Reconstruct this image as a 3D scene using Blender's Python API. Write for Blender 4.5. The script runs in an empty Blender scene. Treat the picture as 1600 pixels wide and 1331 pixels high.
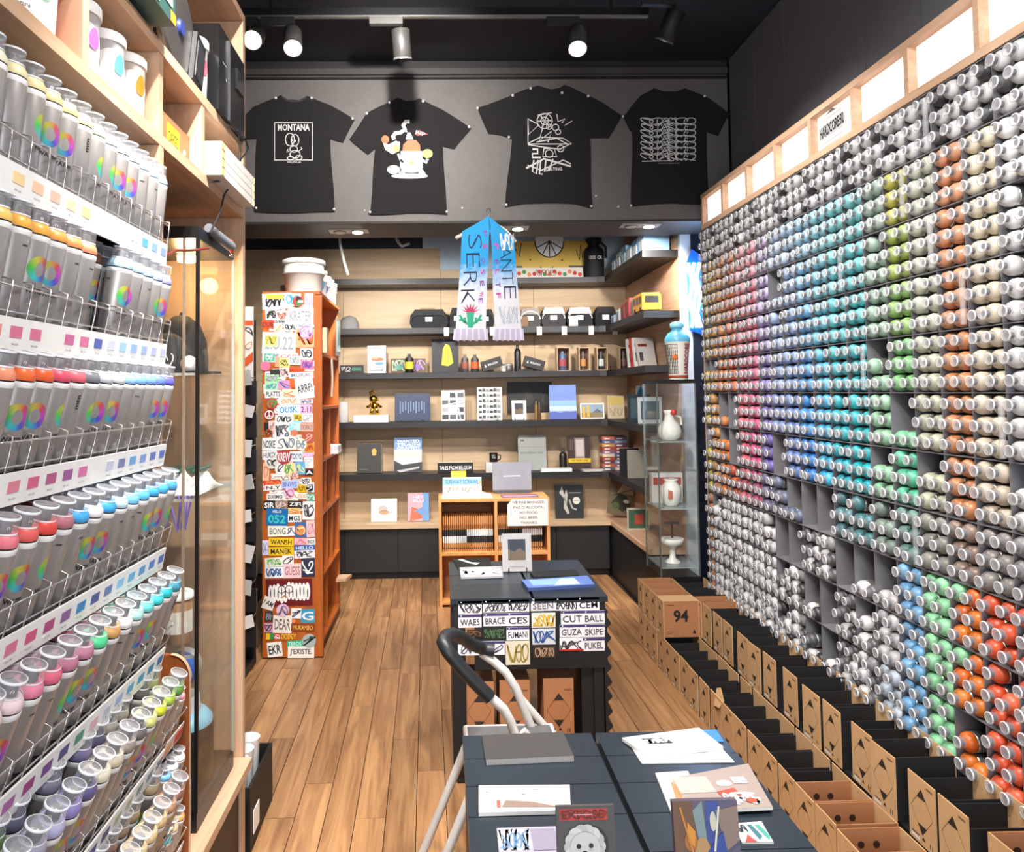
import bpy, math, random
from mathutils import Matrix, Vector
# ------------------------------------------------------------------ camera, world, exposure
SC = bpy.context.scene
COL = SC.collection
F, VPX, VPY, CZ = 1150.0, 687.0, 613.0, 1.6
YAW, PIT, ROL = math.radians(1.25), math.radians(2.5), math.radians(-0.7)
fw = Vector((math.sin(YAW) * math.cos(PIT), math.cos(YAW) * math.cos(PIT), math.sin(PIT)))
r0 = Vector((math.cos(YAW), -math.sin(YAW), 0)); u0 = r0.cross(fw)
rt = r0 * math.cos(ROL) + u0 * math.sin(ROL); up = u0 * math.cos(ROL) - r0 * math.sin(ROL)
CX = VPX - F * rt.y / fw.y; CY = VPY + F * up.y / fw.y
cam = bpy.data.cameras.new('camera'); camo = bpy.data.objects.new('camera', cam); COL.objects.link(camo)
camo.matrix_world = Matrix(((rt.x, up.x, -fw.x, 0), (rt.y, up.y, -fw.y, 0), (rt.z, up.z, -fw.z, CZ), (0, 0, 0, 1)))
cam.sensor_width = 36; cam.sensor_fit = 'HORIZONTAL'; cam.lens = F / 1600 * 36
cam.shift_x = (800 - CX) / 1600; cam.shift_y = (CY - 665.5) / 1600; cam.clip_start = 0.02
SC.camera = camo
w = bpy.data.worlds.new('world'); SC.world = w; w.use_nodes = True
w.node_tree.nodes['Background'].inputs[0].default_value = (0.85, 0.92, 1, 1)
w.node_tree.nodes['Background'].inputs[1].default_value = 0.5
SC.view_settings.view_transform = 'Standard'; SC.view_settings.look = 'None'
SC.view_settings.exposure = 0.3; SC.view_settings.gamma = 1; SC.view_settings.use_curve_mapping = False
SC.cycles.max_bounces = 6; SC.cycles.transparent_max_bounces = 16; SC.cycles.caustics_reflective = False; SC.cycles.caustics_refractive = False
# daylight of the shop front behind the camera
dl = bpy.data.lights.new('shop_window_daylight', 'AREA'); dl.shape = 'RECTANGLE'; dl.size = 2.6; dl.size_y = 2.2; dl.energy = 90; dl.color = (0.86, 0.93, 1)
dlo = bpy.data.objects.new('shop_window_daylight', dl); COL.objects.link(dlo); dlo.location = (0.1, -1.75, 1.7); dlo.rotation_euler = (math.radians(90), 0, 0)
def spot_light(parent, pos, aim, energy, cone=70, blend=.6, col=(1, .965, .925), rad=.03):
    l = bpy.data.lights.new('spot_lamp', 'SPOT'); l.energy = energy; l.spot_size = math.radians(cone); l.spot_blend = blend; l.color = col; l.shadow_soft_size = rad
    o = bpy.data.objects.new('spot_lamp', l); COL.objects.link(o)
    o.rotation_euler = (Vector(aim) - Vector(pos)).to_track_quat('-Z', 'Y').to_euler(); o.location = Vector(pos) - wloc(parent); o.parent = parent
    return o
# ------------------------------------------------------------------ helpers
def at(px, py, Y):
    d = fw + rt * ((px - CX) / F) - up * ((py - CY) / F); return Vector((0, 0, CZ)) + d * (Y / d.y)
def atx(px, py, X):
    d = fw + rt * ((px - CX) / F) - up * ((py - CY) / F); return Vector((0, 0, CZ)) + d * (X / d.x)
def atz(px, py, Z):
    d = fw + rt * ((px - CX) / F) - up * ((py - CY) / F); return Vector((0, 0, CZ)) + d * ((Z - CZ) / d.z)
def lin(h):
    c = [int(h[i:i + 2], 16) / 255 for i in (0, 2, 4)]
    return tuple(x / 12.92 if x <= .04045 else ((x + .055) / 1.055) ** 2.4 for x in c) + (1,)
MC = {}
def mat(h, rough=.5, metal=0., emit=0., spec=.5):
    k = (h, rough, metal, emit, spec)
    if k in MC: return MC[k]
    m = bpy.data.materials.new('paint_' + h); m.use_nodes = True; n = m.node_tree; b = n.nodes['Principled BSDF']
    c = lin(h); b.inputs['Roughness'].default_value = rough; b.inputs['Metallic'].default_value = metal; b.inputs['Specular IOR Level'].default_value = spec
    nz = n.nodes.new('ShaderNodeTexNoise'); nz.inputs['Scale'].default_value = 35; nz.inputs['Detail'].default_value = 3
    tc = n.nodes.new('ShaderNodeTexCoord'); n.links.new(tc.outputs['Object'], nz.inputs['Vector'])
    rp = n.nodes.new('ShaderNodeValToRGB'); rp.color_ramp.elements[0].color = tuple(x * .9 for x in c[:3]) + (1,); rp.color_ramp.elements[1].color = tuple(min(1, x * 1.08) for x in c[:3]) + (1,)
    n.links.new(nz.outputs['Fac'], rp.inputs[0]); n.links.new(rp.outputs[0], b.inputs['Base Color'])
    if emit: b.inputs['Emission Color'].default_value = c; b.inputs['Emission Strength'].default_value = emit
    MC[k] = m; return m
def wood(name, c1, c2, axis=1, rough=.45, scale=9, rnd=.0, stretch=14):
    m = bpy.data.materials.new(name); m.use_nodes = True; n = m.node_tree; b = n.nodes['Principled BSDF']; b.inputs['Roughness'].default_value = rough
    tc = n.nodes.new('ShaderNodeTexCoord'); mp = n.nodes.new('ShaderNodeMapping'); s = [scale] * 3; s[axis] = scale / stretch; mp.inputs['Scale'].default_value = s
    nz = n.nodes.new('ShaderNodeTexNoise'); nz.inputs['Scale'].default_value = 2.2; nz.inputs['Detail'].default_value = 8; nz.inputs['Distortion'].default_value = 1.4; nz.inputs['Roughness'].default_value = .6
    n.links.new(tc.outputs['Object'], mp.inputs[0]); rp = n.nodes.new('ShaderNodeValToRGB')
    rp.color_ramp.elements[0].position = .3; rp.color_ramp.elements[1].position = .72; rp.color_ramp.elements[0].color = lin(c1); rp.color_ramp.elements[1].color = lin(c2)
    oi = n.nodes.new('ShaderNodeObjectInfo')
    if rnd:
        ad = n.nodes.new('ShaderNodeVectorMath'); ad.operation = 'ADD'; sc = n.nodes.new('ShaderNodeVectorMath'); sc.operation = 'SCALE'; cb = n.nodes.new('ShaderNodeCombineXYZ')
        for i in range(3): n.links.new(oi.outputs['Random'], cb.inputs[i])
        n.links.new(cb.outputs[0], sc.inputs[0]); sc.inputs['Scale'].default_value = 40; n.links.new(mp.outputs[0], ad.inputs[0]); n.links.new(sc.outputs[0], ad.inputs[1]); n.links.new(ad.outputs[0], nz.inputs['Vector'])
    else: n.links.new(mp.outputs[0], nz.inputs['Vector'])
    n.links.new(nz.outputs['Fac'], rp.inputs[0]); hs = n.nodes.new('ShaderNodeHueSaturation')
    if rnd:
        mr = n.nodes.new('ShaderNodeMapRange'); mr.inputs['To Min'].default_value = 1 - rnd; mr.inputs['To Max'].default_value = 1 + rnd; n.links.new(oi.outputs['Random'], mr.inputs[0]); n.links.new(mr.outputs[0], hs.inputs['Value'])
    n.links.new(rp.outputs[0], hs.inputs['Color']); n.links.new(hs.outputs[0], b.inputs['Base Color'])
    bp = n.nodes.new('ShaderNodeBump'); bp.inputs['Strength'].default_value = .08; bp.inputs['Distance'].default_value = .01; n.links.new(nz.outputs['Fac'], bp.inputs['Height']); n.links.new(bp.outputs[0], b.inputs['Normal'])
    return m
def clear(name, tint=(1, 1, 1), body=(.8, .8, .82), fac=.15, rough=.05, fres=1.45):
    m = bpy.data.materials.new(name); m.use_nodes = True; n = m.node_tree; n.nodes.clear()
    o = n.nodes.new('ShaderNodeOutputMaterial'); t = n.nodes.new('ShaderNodeBsdfTransparent'); t.inputs[0].default_value = tint + (1,)
    d = n.nodes.new('ShaderNodeBsdfPrincipled'); d.inputs['Base Color'].default_value = body + (1,); d.inputs['Roughness'].default_value = .35
    g = n.nodes.new('ShaderNodeBsdfGlossy'); g.inputs['Roughness'].default_value = rough
    a = n.nodes.new('ShaderNodeMixShader'); a.inputs[0].default_value = fac; n.links.new(t.outputs[0], a.inputs[1]); n.links.new(d.outputs[0], a.inputs[2])
    lw = n.nodes.new('ShaderNodeLayerWeight'); lw.inputs[0].default_value = .5; pw_ = n.nodes.new('ShaderNodeMath'); pw_.operation = 'POWER'; pw_.inputs[1].default_value = 5; n.links.new(lw.outputs['Facing'], pw_.inputs[0])
    fr = n.nodes.new('ShaderNodeMath'); fr.operation = 'MULTIPLY_ADD'; fr.inputs[1].default_value = .55; fr.inputs[2].default_value = ((fres - 1) / (fres + 1)) ** 2; n.links.new(pw_.outputs[0], fr.inputs[0]); bq = n.nodes.new('ShaderNodeMixShader')
    n.links.new(fr.outputs[0], bq.inputs[0]); n.links.new(a.outputs[0], bq.inputs[1]); n.links.new(g.outputs[0], bq.inputs[2]); n.links.new(bq.outputs[0], o.inputs[0])
    return m
def wloc(o):
    v = Vector((0, 0, 0))
    while o is not None: v += o.location; o = o.parent
    return v
FACE = {'-y': ((1, 0, 0), (0, 0, 1), (0, -1, 0)), '+x': ((0, 1, 0), (0, 0, 1), (1, 0, 0)), '-x': ((0, -1, 0), (0, 0, 1), (-1, 0, 0)), '+z': ((1, 0, 0), (0, 1, 0), (0, 0, 1)), '-z': ((1, 0, 0), (0, -1, 0), (0, 0, -1))}
def FM(face, p=(0, 0, 0), rot=0.):
    a, b, c = FACE[face]; M = Matrix(((a[0], b[0], c[0], p[0]), (a[1], b[1], c[1], p[1]), (a[2], b[2], c[2], p[2]), (0, 0, 0, 1)))
    return M @ Matrix.Rotation(rot, 4, 'Z') if rot else M
T = lambda x, y=0, z=0: Matrix.Translation((x, y, z))
TXT = {}
def text_geo(s, bold=.012):
    if (s, bold) in TXT: return TXT[(s, bold)]
    c = bpy.data.curves.new('t', 'FONT'); c.body = s; c.resolution_u = 2; c.offset = bold; c.fill_mode = 'FRONT'
    o = bpy.data.objects.new('t', c); COL.objects.link(o); dg = bpy.context.evaluated_depsgraph_get(); me = o.evaluated_get(dg).to_mesh()
    vs = [(v.co.x, v.co.y) for v in me.vertices]; fs = [tuple(p.vertices) for p in me.polygons]
    o.evaluated_get(dg).to_mesh_clear(); bpy.data.objects.remove(o); bpy.data.curves.remove(c)
    x0 = min(v[0] for v in vs); x1 = max(v[0] for v in vs); y0 = min(v[1] for v in vs); y1 = max(v[1] for v in vs)
    TXT[(s, bold)] = ([((x - (x0 + x1) / 2) / (x1 - x0), (y - (y0 + y1) / 2) / (y1 - y0)) for x, y in vs], fs); return TXT[(s, bold)]
class B:
    def __init__(s): s.v = []; s.f = []; s.m = []; s.mats = []; s.sm = []
    def mi(s, m):
        if isinstance(m, str): m = mat(m)
        if m not in s.mats: s.mats.append(m)
        return s.mats.index(m)
    def add(s, vs, fs, m, M=None, smooth=False):
        o = len(s.v); k = s.mi(m)
        s.v += [tuple(M @ Vector(v)) for v in vs] if M is not None else [tuple(v) for v in vs]
        for f in fs: s.f.append(tuple(i + o for i in f)); s.m.append(k); s.sm.append(smooth)
        return s
    def box(s, x0, x1, y0, y1, z0, z1, m, M=None):
        vs = [(x0, y0, z0), (x1, y0, z0), (x1, y1, z0), (x0, y1, z0), (x0, y0, z1), (x1, y0, z1), (x1, y1, z1), (x0, y1, z1)]
        return s.add(vs, [(3, 2, 1, 0), (4, 5, 6, 7), (0, 1, 5, 4), (1, 2, 6, 5), (2, 3, 7, 6), (3, 0, 4, 7)], m, M)
    def rev(s, prof, m, M=None, seg=16, smooth=True):
        vs = []; fs = []; n = len(prof)
        for r, z in prof:
            for i in range(seg): a = 2 * math.pi * i / seg; vs.append((r * math.cos(a), r * math.sin(a), z))
        for j in range(n - 1):
            for i in range(seg): k = (i + 1) % seg; fs.append((j * seg + i, j * seg + k, (j + 1) * seg + k, (j + 1) * seg + i))
        s.add(vs, fs, m, M, smooth)
        if prof[0][0] > 1e-6: s.add([(prof[0][0] * math.cos(2 * math.pi * i / seg), prof[0][0] * math.sin(2 * math.pi * i / seg), prof[0][1]) for i in range(seg)], [tuple(range(seg - 1, -1, -1))], m, M)
        if prof[-1][0] > 1e-6: s.add([(prof[-1][0] * math.cos(2 * math.pi * i / seg), prof[-1][0] * math.sin(2 * math.pi * i / seg), prof[-1][1]) for i in range(seg)], [tuple(range(seg))], m, M)
        return s
    def ring(s, prof, m, M=None, seg=16):          # open shell of revolution, no caps
        vs = []; fs = []
        for r, z in prof:
            for i in range(seg): a = 2 * math.pi * i / seg; vs.append((r * math.cos(a), r * math.sin(a), z))
        for j in range(len(prof) - 1):
            for i in range(seg): k = (i + 1) % seg; fs.append((j * seg + i, j * seg + k, (j + 1) * seg + k, (j + 1) * seg + i))
        return s.add(vs, fs, m, M, True)
    def tube(s, pts, r, m, seg=8, M=None):
        pts = [Vector(p) for p in pts]; vs = []; fs = []; n = len(pts); nrm = None
        for i, p in enumerate(pts):
            t = (pts[min(i + 1, n - 1)] - pts[max(i - 1, 0)]).normalized()
            if nrm is None: nrm = t.orthogonal().normalized()
            nrm = (nrm - t * nrm.dot(t)).normalized(); bn = t.cross(nrm); rr = r[i] if isinstance(r, (list, tuple)) else r
            for k in range(seg): a = 2 * math.pi * k / seg; vs.append(p + (nrm * math.cos(a) + bn * math.sin(a)) * rr)
        for i in range(n - 1):
            for k in range(seg): q = (k + 1) % seg; fs.append((i * seg + k, i * seg + q, (i + 1) * seg + q, (i + 1) * seg + k))
        s.add(vs, fs, m, M, True); s.add(vs[:seg], [tuple(range(seg - 1, -1, -1))], m, M); s.add(vs[-seg:], [tuple(range(seg))], m, M); return s
    def ext(s, poly, z0, z1, m, M=None):
        n = len(poly); a = sum(poly[i][0] * poly[(i + 1) % n][1] - poly[(i + 1) % n][0] * poly[i][1] for i in range(n))
        if a < 0: poly = poly[::-1]
        vs = [(x, y, z0) for x, y in poly] + [(x, y, z1) for x, y in poly]
        return s.add(vs, [tuple(range(n - 1, -1, -1)), tuple(range(n, 2 * n))] + [(i, (i + 1) % n, n + (i + 1) % n, n + i) for i in range(n)], m, M)
    def flat(s, poly, z, m, M=None):
        n = len(poly); a = sum(poly[i][0] * poly[(i + 1) % n][1] - poly[(i + 1) % n][0] * poly[i][1] for i in range(n))
        if a < 0: poly = poly[::-1]
        return s.add([(x, y, z) for x, y in poly], [tuple(range(n))], m, M)
    def circ(s, x, y, rx, z, m, M=None, ry=None, n=16): return s.flat([(x + rx * math.cos(2 * math.pi * i / n), y + (ry or rx) * math.sin(2 * math.pi * i / n)) for i in range(n)], z, m, M)
    def line(s, pts, wd, z, m, M=None):
        n = len(pts); vs = []; P = [Vector((p[0], p[1])) for p in pts]
        for i in range(n):
            t = P[min(i + 1, n - 1)] - P[max(i - 1, 0)]
            t = t.normalized() if t.length > 1e-9 else Vector((1, 0)); q = Vector((-t.y, t.x)) * wd / 2
            vs += [(P[i].x + q.x, P[i].y + q.y, z), (P[i].x - q.x, P[i].y - q.y, z)]
        return s.add(vs, [(2 * i, 2 * i + 1, 2 * i + 3, 2 * i + 2) for i in range(n - 1)], m, M)
    def text(s, t, x, y, w, h, z, m, M=None, rot=0, bold=.012):
        vs, fs = text_geo(t, bold); ca, sa = math.cos(rot), math.sin(rot)
        return s.add([(x + a * w * ca - b * h * sa, y + a * w * sa + b * h * ca, z) for a, b in vs], fs, m, M)
    def scrib(s, x0, y0, x1, y1, z, m, M=None, seed=1, n=3, wd=None):
        R = random.Random(seed); W, H = x1 - x0, y1 - y0; wd = wd or H * .09
        for k in range(n):
            cx = x0 + W * (k + .5) / n; pts = []; a = R.uniform(0, 6); q1, q2 = R.choice((2, 3)), R.choice((1, 2, 3))
            for i in range(19):
                t = i / 18; pts.append((cx + W / n * .62 * (math.sin(q1 * 3.1 * t + a) * .75 + (t - .5) * .6), y0 + H * (.5 + .46 * math.sin(q2 * 4.2 * t + a * 2.1 + k))))
            s.line(pts, wd, z + k * 2e-5, m, M)
            if R.random() < .6: s.line([(cx - W / n * .5, y0 + H * R.random()), (cx + W / n * .5, y0 + H * R.random())], wd, z + 1e-5, m, M)
        return s
    def sphere(s, c, r, m, n=10, sq=(1, 1, 1)):
        return s.rev([(max(1e-7, r * math.sin(math.pi * i / n)), -r * math.cos(math.pi * i / n)) for i in range(n + 1)], m, T(*c) @ Matrix.Diagonal(sq + (1,)), seg=14)
    def app(s, o, M, sub=None):
        off = len(s.v); s.v += [tuple(M @ Vector(v)) for v in o.v]
        idx = [s.mi((sub or {}).get(m, m)) for m in o.mats]
        for f, k, q in zip(o.f, o.m, o.sm): s.f.append(tuple(i + off for i in f)); s.m.append(idx[k]); s.sm.append(q)
        return s
    def mesh(s, name, off=Vector((0, 0, 0))):
        me = bpy.data.meshes.new(name); me.from_pydata([(v[0] - off.x, v[1] - off.y, v[2] - off.z) for v in s.v], [], s.f)
        for m in s.mats: me.materials.append(m)
        me.polygons.foreach_set('material_index', s.m); me.polygons.foreach_set('use_smooth', s.sm); me.update(); return me
    def build(s, name, parent=None, loc=None):
        off = wloc(parent) if parent is not None else Vector(loc or (0, 0, 0))
        o = bpy.data.objects.new(name, s.mesh(name, off)); COL.objects.link(o)
        if parent is not None: o.parent = parent
        else: o.location = off
        return o
def tag(o, label, cat, group=None, kind=None):
    o['label'] = label; o['category'] = cat
    if group: o['group'] = group
    if kind: o['kind'] = kind
    return o
def thing(name, label, cat, loc=(0, 0, 0), group=None, kind=None):
    o = bpy.data.objects.new(name, None); COL.objects.link(o); o.location = loc; o.empty_display_size = .05
    return tag(o, label, cat, group, kind)
def put(name, me, parent, mats=None, loc=(0, 0, 0), rot=None):
    o = bpy.data.objects.new(name, me); COL.objects.link(o); o.parent = parent; o.location = loc
    if rot: o.rotation_euler = rot
    if mats:
        for i, m in enumerate(mats):
            if m is not None: o.material_slots[i].link = 'OBJECT'; o.material_slots[i].material = m
    return o
def mix(a, b, t): return ''.join('%02x' % int(round(int(a[i:i + 2], 16) * (1 - t) + int(b[i:i + 2], 16) * t)) for i in (0, 2, 4))
ORD = 'first second third fourth fifth sixth seventh eighth ninth tenth eleventh twelfth thirteenth fourteenth fifteenth sixteenth seventeenth eighteenth nineteenth twentieth'.split()
ORD += ['twenty-' + o for o in ORD[:9]] + ['thirtieth']
def cname(h):
    import colorsys
    r, g, b = [int(h[i:i + 2], 16) / 255 for i in (0, 2, 4)]; H, L, S = colorsys.rgb_to_hls(r, g, b); H *= 360
    if S < .16 or L > .95: return 'white' if L > .85 else 'light grey' if L > .62 else 'grey' if L > .3 else 'black'
    base = 'red' if H < 12 or H >= 345 else 'orange' if H < 38 else 'yellow' if H < 66 else 'green' if H < 158 else 'turquoise' if H < 192 else 'blue' if H < 246 else 'purple' if H < 290 else 'pink'
    if base == 'red' and L > .6: base = 'pink'
    if base == 'orange' and L > .75: base = 'peach' if S > .6 else 'beige'
    if base == 'orange' and (S < .5): base = 'brown' if L < .65 else 'beige'
    return ('pale ' if L > .78 and base not in ('peach', 'beige') else 'dark ' if L < .3 else '') + base
def art(b, M, w, h, items, z=.0008):
    """flat print on a w x h face whose lower left corner is M's origin"""
    for k, it in enumerate(items):
        q = z + k * .00025; c = it[0]
        if c == 'r': b.flat([(it[1] * w, it[2] * h), (it[3] * w, it[2] * h), (it[3] * w, it[4] * h), (it[1] * w, it[4] * h)], q, it[5], M)
        elif c == 't': b.text(it[5], it[1] * w, it[2] * h, it[3] * w, it[4] * h, q, it[6], M)
        elif c == 's': b.scrib(it[1] * w, it[2] * h, it[3] * w, it[4] * h, q, it[5], M, it[6], it[7], (it[8] * h if len(it) > 8 else None))
        elif c == 'c': b.circ(it[1] * w, it[2] * h, it[3] * w, q, it[4], M, ry=(it[5] * h if len(it) > 5 else it[3] * w))
        elif c == 'p': b.flat([(u * w, v * h) for u, v in it[1]], q, it[2], M)
        elif c == 'l': b.line([(u * w, v * h) for u, v in it[1]], it[2] * w, q, it[3], M)
    return b
# shared materials
PLY = wood('birch_plywood', 'b38a68', 'd6b294', 1, .5, 7); PLYX = wood('birch_plywood_wall', 'b89a76', 'd2b694', 0, .55, 4); PLYZ = wood('birch_upright', 'b58d6c', 'd4b092', 2, .5, 7)
FLOORW = wood('oak_floor_boards', '7d5537', 'bb8d60', 1, .36, 9, .24); ORANGEW = wood('orange_stained_wood', 'a2501c', 'c26a2c', 2, .4, 8); PINE = wood('pine_cubby', 'c98a4c', 'e2a566', 2, .45, 8)
KRAFT = mat('c79e70', .8); KRAFTD = mat('a8714a', .8); BLK = mat('0e0d0d', .6); BLACKC = mat('141314', .8); STEEL = mat('c8c8cc', .25, 1.); CHROME = mat('e4e4e6', .12, 1.); WIRE = mat('d8d4d0', .25, .9)
WHITE = mat('f2f0ec', .5); INK = mat('151416', .6); GLASS = clear('display_glass', (.985, .995, .99), (.8, .85, .85), .01, .02, 1.3); CAPC = clear('clear_cap_plastic', (.97, .97, .98), (.92, .92, .95), .14, .15, 1.35)
CAPR = clear('cap_rim_plastic', (.9, .9, .92), (.95, .95, .97), .72, .1, 1.4); CAPT = clear('cap_top_plastic', (.95, .95, .96), (.8, .8, .83), .2, .2, 1.35); CAPS = clear('cap_side_plastic', (.96, .96, .97), (.88, .88, .91), .17, .2, 1.4); CAPE = clear('cap_end_plastic', (.97, .97, .98), (.9, .9, .93), .24, .25, 1.3); FROST = clear('frosted_plastic', (.95, .95, .95), (.85, .85, .85), .4, .3, 1.3)
# ------------------------------------------------------------------ the room
R = random.Random(7)
def struct(name, label, cat, b, mat_ok=None):
    o = b.build(name); tag(o, label, cat, kind='structure'); return o
fl = struct('floor', 'brown oak plank floor running the length of the shop', 'floor', B().box(-1.85, 2.0, -1.9, 6.9, -.06, -.012, mat('2a1a10', .8)))
pw = .115; root_rot = math.radians(1.0); ci = 0
ca, sa = math.cos(root_rot), math.sin(root_rot); PM = {}
for i in range(25):
    x = -1.35 + i * pw; y = -0.6 - R.random() * 1.0
    while y < 6.45:
        L = R.choice((.8, 1.0, 1.2, 1.5)); y1 = min(y + L, 6.5)
        if y1 - y > .1:
            key = round(y1 - y, 2)
            if key not in PM: PM[key] = B().box(0, pw - .003, 0, key - .003, -.012, 0, FLOORW).mesh('plank')
            p = put('plank', PM[key], fl, None, (x * ca + y * -sa + .03, x * sa + y * ca, R.uniform(-.0006, .0006)), (0, 0, root_rot))
        y = y1
struct('ceiling', 'black painted ceiling above the track lights', 'ceiling', B().box(-1.85, 2.0, -1.9, 5.14, 3.75, 3.81, mat('26262e', .7)))
DARKW = mat('38373a', .6)
wr = struct('wall_right', 'charcoal panelled wall above the spray can rack', 'wall', B().box(1.93, 2.0, -1.9, 6.9, -.06, 3.75, mat('0a0a0b', .8)))
for i in range(19):
    y = 4.66 - .375 * i
    if y - .375 < -1.9: break
    B().box(1.905, 1.93, y - .369, y, 0, 3.74, mat('6c6c73', .5)).build('wall_panel', wr)
struct('wall_left', 'dark painted wall behind the left cabinets', 'wall', B().box(-1.85, -1.78, -1.9, 6.9, -.06, 3.75, mat('202024', .7)))
hd = struct('wall_header', 'dark grey header wall with four black t-shirts pinned to it', 'wall', B().box(-1.78, 1.905, 4.7, 5.14, 2.705, 3.66, mat('6b6663', .6)).box(-1.78, 1.905, 4.695, 5.14, 3.66, 3.75, mat('2a2828', .6)))
tr = struct('trim_1', 'thin dark moulding along the top of the header wall', 'trim', B().box(-1.78, 1.9, 4.672, 4.696, 3.655, 3.695, mat('4a4644', .5)).box(-1.78, 1.9, 4.68, 4.7, 3.63, 3.642, mat('161616', .5)))
B().box(-1.78, 1.9, 4.698, 5.14, 2.69, 2.704, mat('2a2624', .6)).build('soffit_board', hd)
wb = struct('wall_back', 'plywood clad back wall of the display niche', 'wall', B().box(-1.78, 1.72, 6.72, 6.9, 0, 3.3, mat('2a2c30', .7)))
for x0, x1 in ((-1.78, -.87), (-.87, .02), (.02, .87), (.87, 1.72)):
    B().box(x0 + .0015, x1 - .0015, 6.7, 6.72, 0, 2.92 if x1 < .1 else 2.72, PLYX).build('plywood_sheet', wb)
B().box(-.14, 1.72, 6.705, 6.72, 2.722, 3.3, mat('b9cdda', .6)).build('painted_panel', wb)
wn = struct('wall_niche_right', 'plywood side wall of the niche with stepped shelves', 'wall', B().box(1.72, 1.80, 5.14, 6.9, 0, 3.3, PLY))
struct('trim_2', 'white upright strip at the edge of the niche', 'trim', B().box(1.70, 1.775, 5.1, 5.14, 0, 2.69, mat('d8dce4', .5)))
struct('trim_3', 'dark blue upright panel behind the neon light', 'trim', B().box(1.776, 1.905, 5.09, 5.14, 0, 2.69, mat('171b2c', .5)))
struct('ceiling_niche', 'dark ceiling over the back niche', 'ceiling', B().box(-1.78, 1.80, 5.14, 6.9, 3.3, 3.36, mat('25252a', .7)))
wf = struct('wall_front', 'shop front wall behind the viewer with a wide window opening', 'wall', B().box(-1.78, -1.25, -1.9, -1.8, 0, 3.75, DARKW).box(1.45, 1.93, -1.9, -1.8, 0, 3.75, DARKW).box(-1.25, 1.45, -1.9, -1.8, 2.9, 3.75, DARKW).box(-1.25, 1.45, -1.9, -1.8, 0, .5, DARKW))
# ------------------------------------------------------------------ back shelves and base cabinets
SHZ = [2.60, 2.165, 1.775, 1.345, .895]
BSH = mat('211f1f', .45)
for k, z in enumerate(SHZ):
    t = tag(B().box(-1.3, 1.40, 6.42, 6.7, z - .05, z, BSH).build('wall_shelf'), 'long black wall shelf on the back wall, %s from the top' % ORD[k], 'shelf', 'black back wall shelves')
    b = B(); b.ext([(1.40, 6.70), (1.402, 6.42), (1.46, 6.40), (1.46, 5.2), (1.718, 5.2), (1.718, 6.70)], z - .05, z, BSH)
    tag(b.build('side_shelf'), 'black side shelf on the right niche wall, %s from the top' % ORD[k], 'shelf', 'black niche side shelves')
lg = thing('base_cabinet', 'low black base cabinet with wooden ledge along the back wall', 'cabinet', (.2, 6.5, 0))
B().box(-1.3, 1.46, 6.36, 6.695, .44, .475, PLYX).build('ledge', lg); B().box(-1.3, 1.46, 6.45, 6.695, 0, .06, mat('1a1b1c', .5)).build('plinth', lg); B().box(-1.3, 1.46, 6.42, 6.695, .06, .44, BLK).build('body', lg)
for i in range(6):
    B().box(-1.28 + i * .455, -1.28 + i * .455 + .45, 6.4, 6.42, .065, .435, mat('232323', .45)).build('door', lg)
ls = thing('side_base_cabinet', 'low black cabinet with wooden ledge under the niche side wall', 'cabinet', (1.6, 5.9, 0))
B().box(1.462, 1.718, 5.2, 6.70, .44, .475, PLY).build('ledge', ls); B().box(1.48, 1.718, 5.22, 6.7, 0, .44, mat('232323', .45)).build('body', ls)
# ------------------------------------------------------------------ track lights
RAIL = mat('2c2c2e', .35, .5)
def rail(name, label, x0, x1, y):
    t = thing(name, label, 'track rail', (0, y, 3.68)); B().box(x0, x1, y - .018, y + .018, 3.66, 3.70, RAIL).build('channel', t); B().box(x0, x1, y - .012, y + .012, 3.652, 3.66, mat('b8b6b4', .3, .8)).build('conductor_strip', t)
    b = B()
    for x in (x0 + .2, x1 - .2): b.tube([(x, y, 3.70), (x, y, 3.75)], .008, RAIL)
    b.build('hanger', t)
rail('light_track', 'black ceiling light track crossing in front of the header wall', -1.1, 1.17, 3.95)
rail('light_track', 'black ceiling light track nearer the entrance', -1.3, 1.5, 3.05); rail('light_track', 'black ceiling light track above the viewer', -1.3, 1.5, 1.2)
def spot(label, x, y, aim, energy, cone=70, lit=True, body=mat('5a5856', .4, .3), L=.15, grey=False, rad=.03, adapt=-.08, blend=.6, ez=14):
    t = thing('track_spotlight', label, 'spotlight', (x, y, 3.652), 'ceiling track spotlights')
    B().box(x + adapt - .09, x + adapt + .09, y - .016, y + .016, 3.612, 3.652, mat('5c5a58' if grey else '2c2c2e', .4)).build('adapter', t)
    B().tube([(x, y, 3.615), (x, y, 3.55)], .008, RAIL).build('stem', t)
    d = (Vector(aim) - Vector((x, y, 3.55))).normalized(); M = T(x, y, 3.55) @ d.to_track_quat('-Z', 'Y').to_matrix().to_4x4() @ T(0, 0, .03)
    B().rev([(.046, -L), (.05, -L + .004), (.05, 0), (.046, .004)], body, M, 20).build('housing', t)
    B().ring([(.051, -L - .004), (.051, -L + .006), (.044, -L - .004), (.051, -L - .004)], mat('9a9896', .3, .6), M, 20).build('bezel', t)
    B().rev([(.043, -L - .006), (.043, -L - .001)], mat('fff2e0', .4, 0, ez) if lit else mat('303030', .2), M, 20).build('lens', t)
    if energy: spot_light(t, M @ Vector((0, 0, -L - .012)), aim, energy, cone, blend, rad=rad)
E_ = 1.0
spot('bright track spotlight beside the left cabinet top', -.98, 3.95, (-.78, 1.2, 1.6), 60, 80)
spot('tilted lit track spotlight left of the grey cylinder one', -.78, 3.95, (-.4, 2.2, 1.0), 60, 80)
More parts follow.
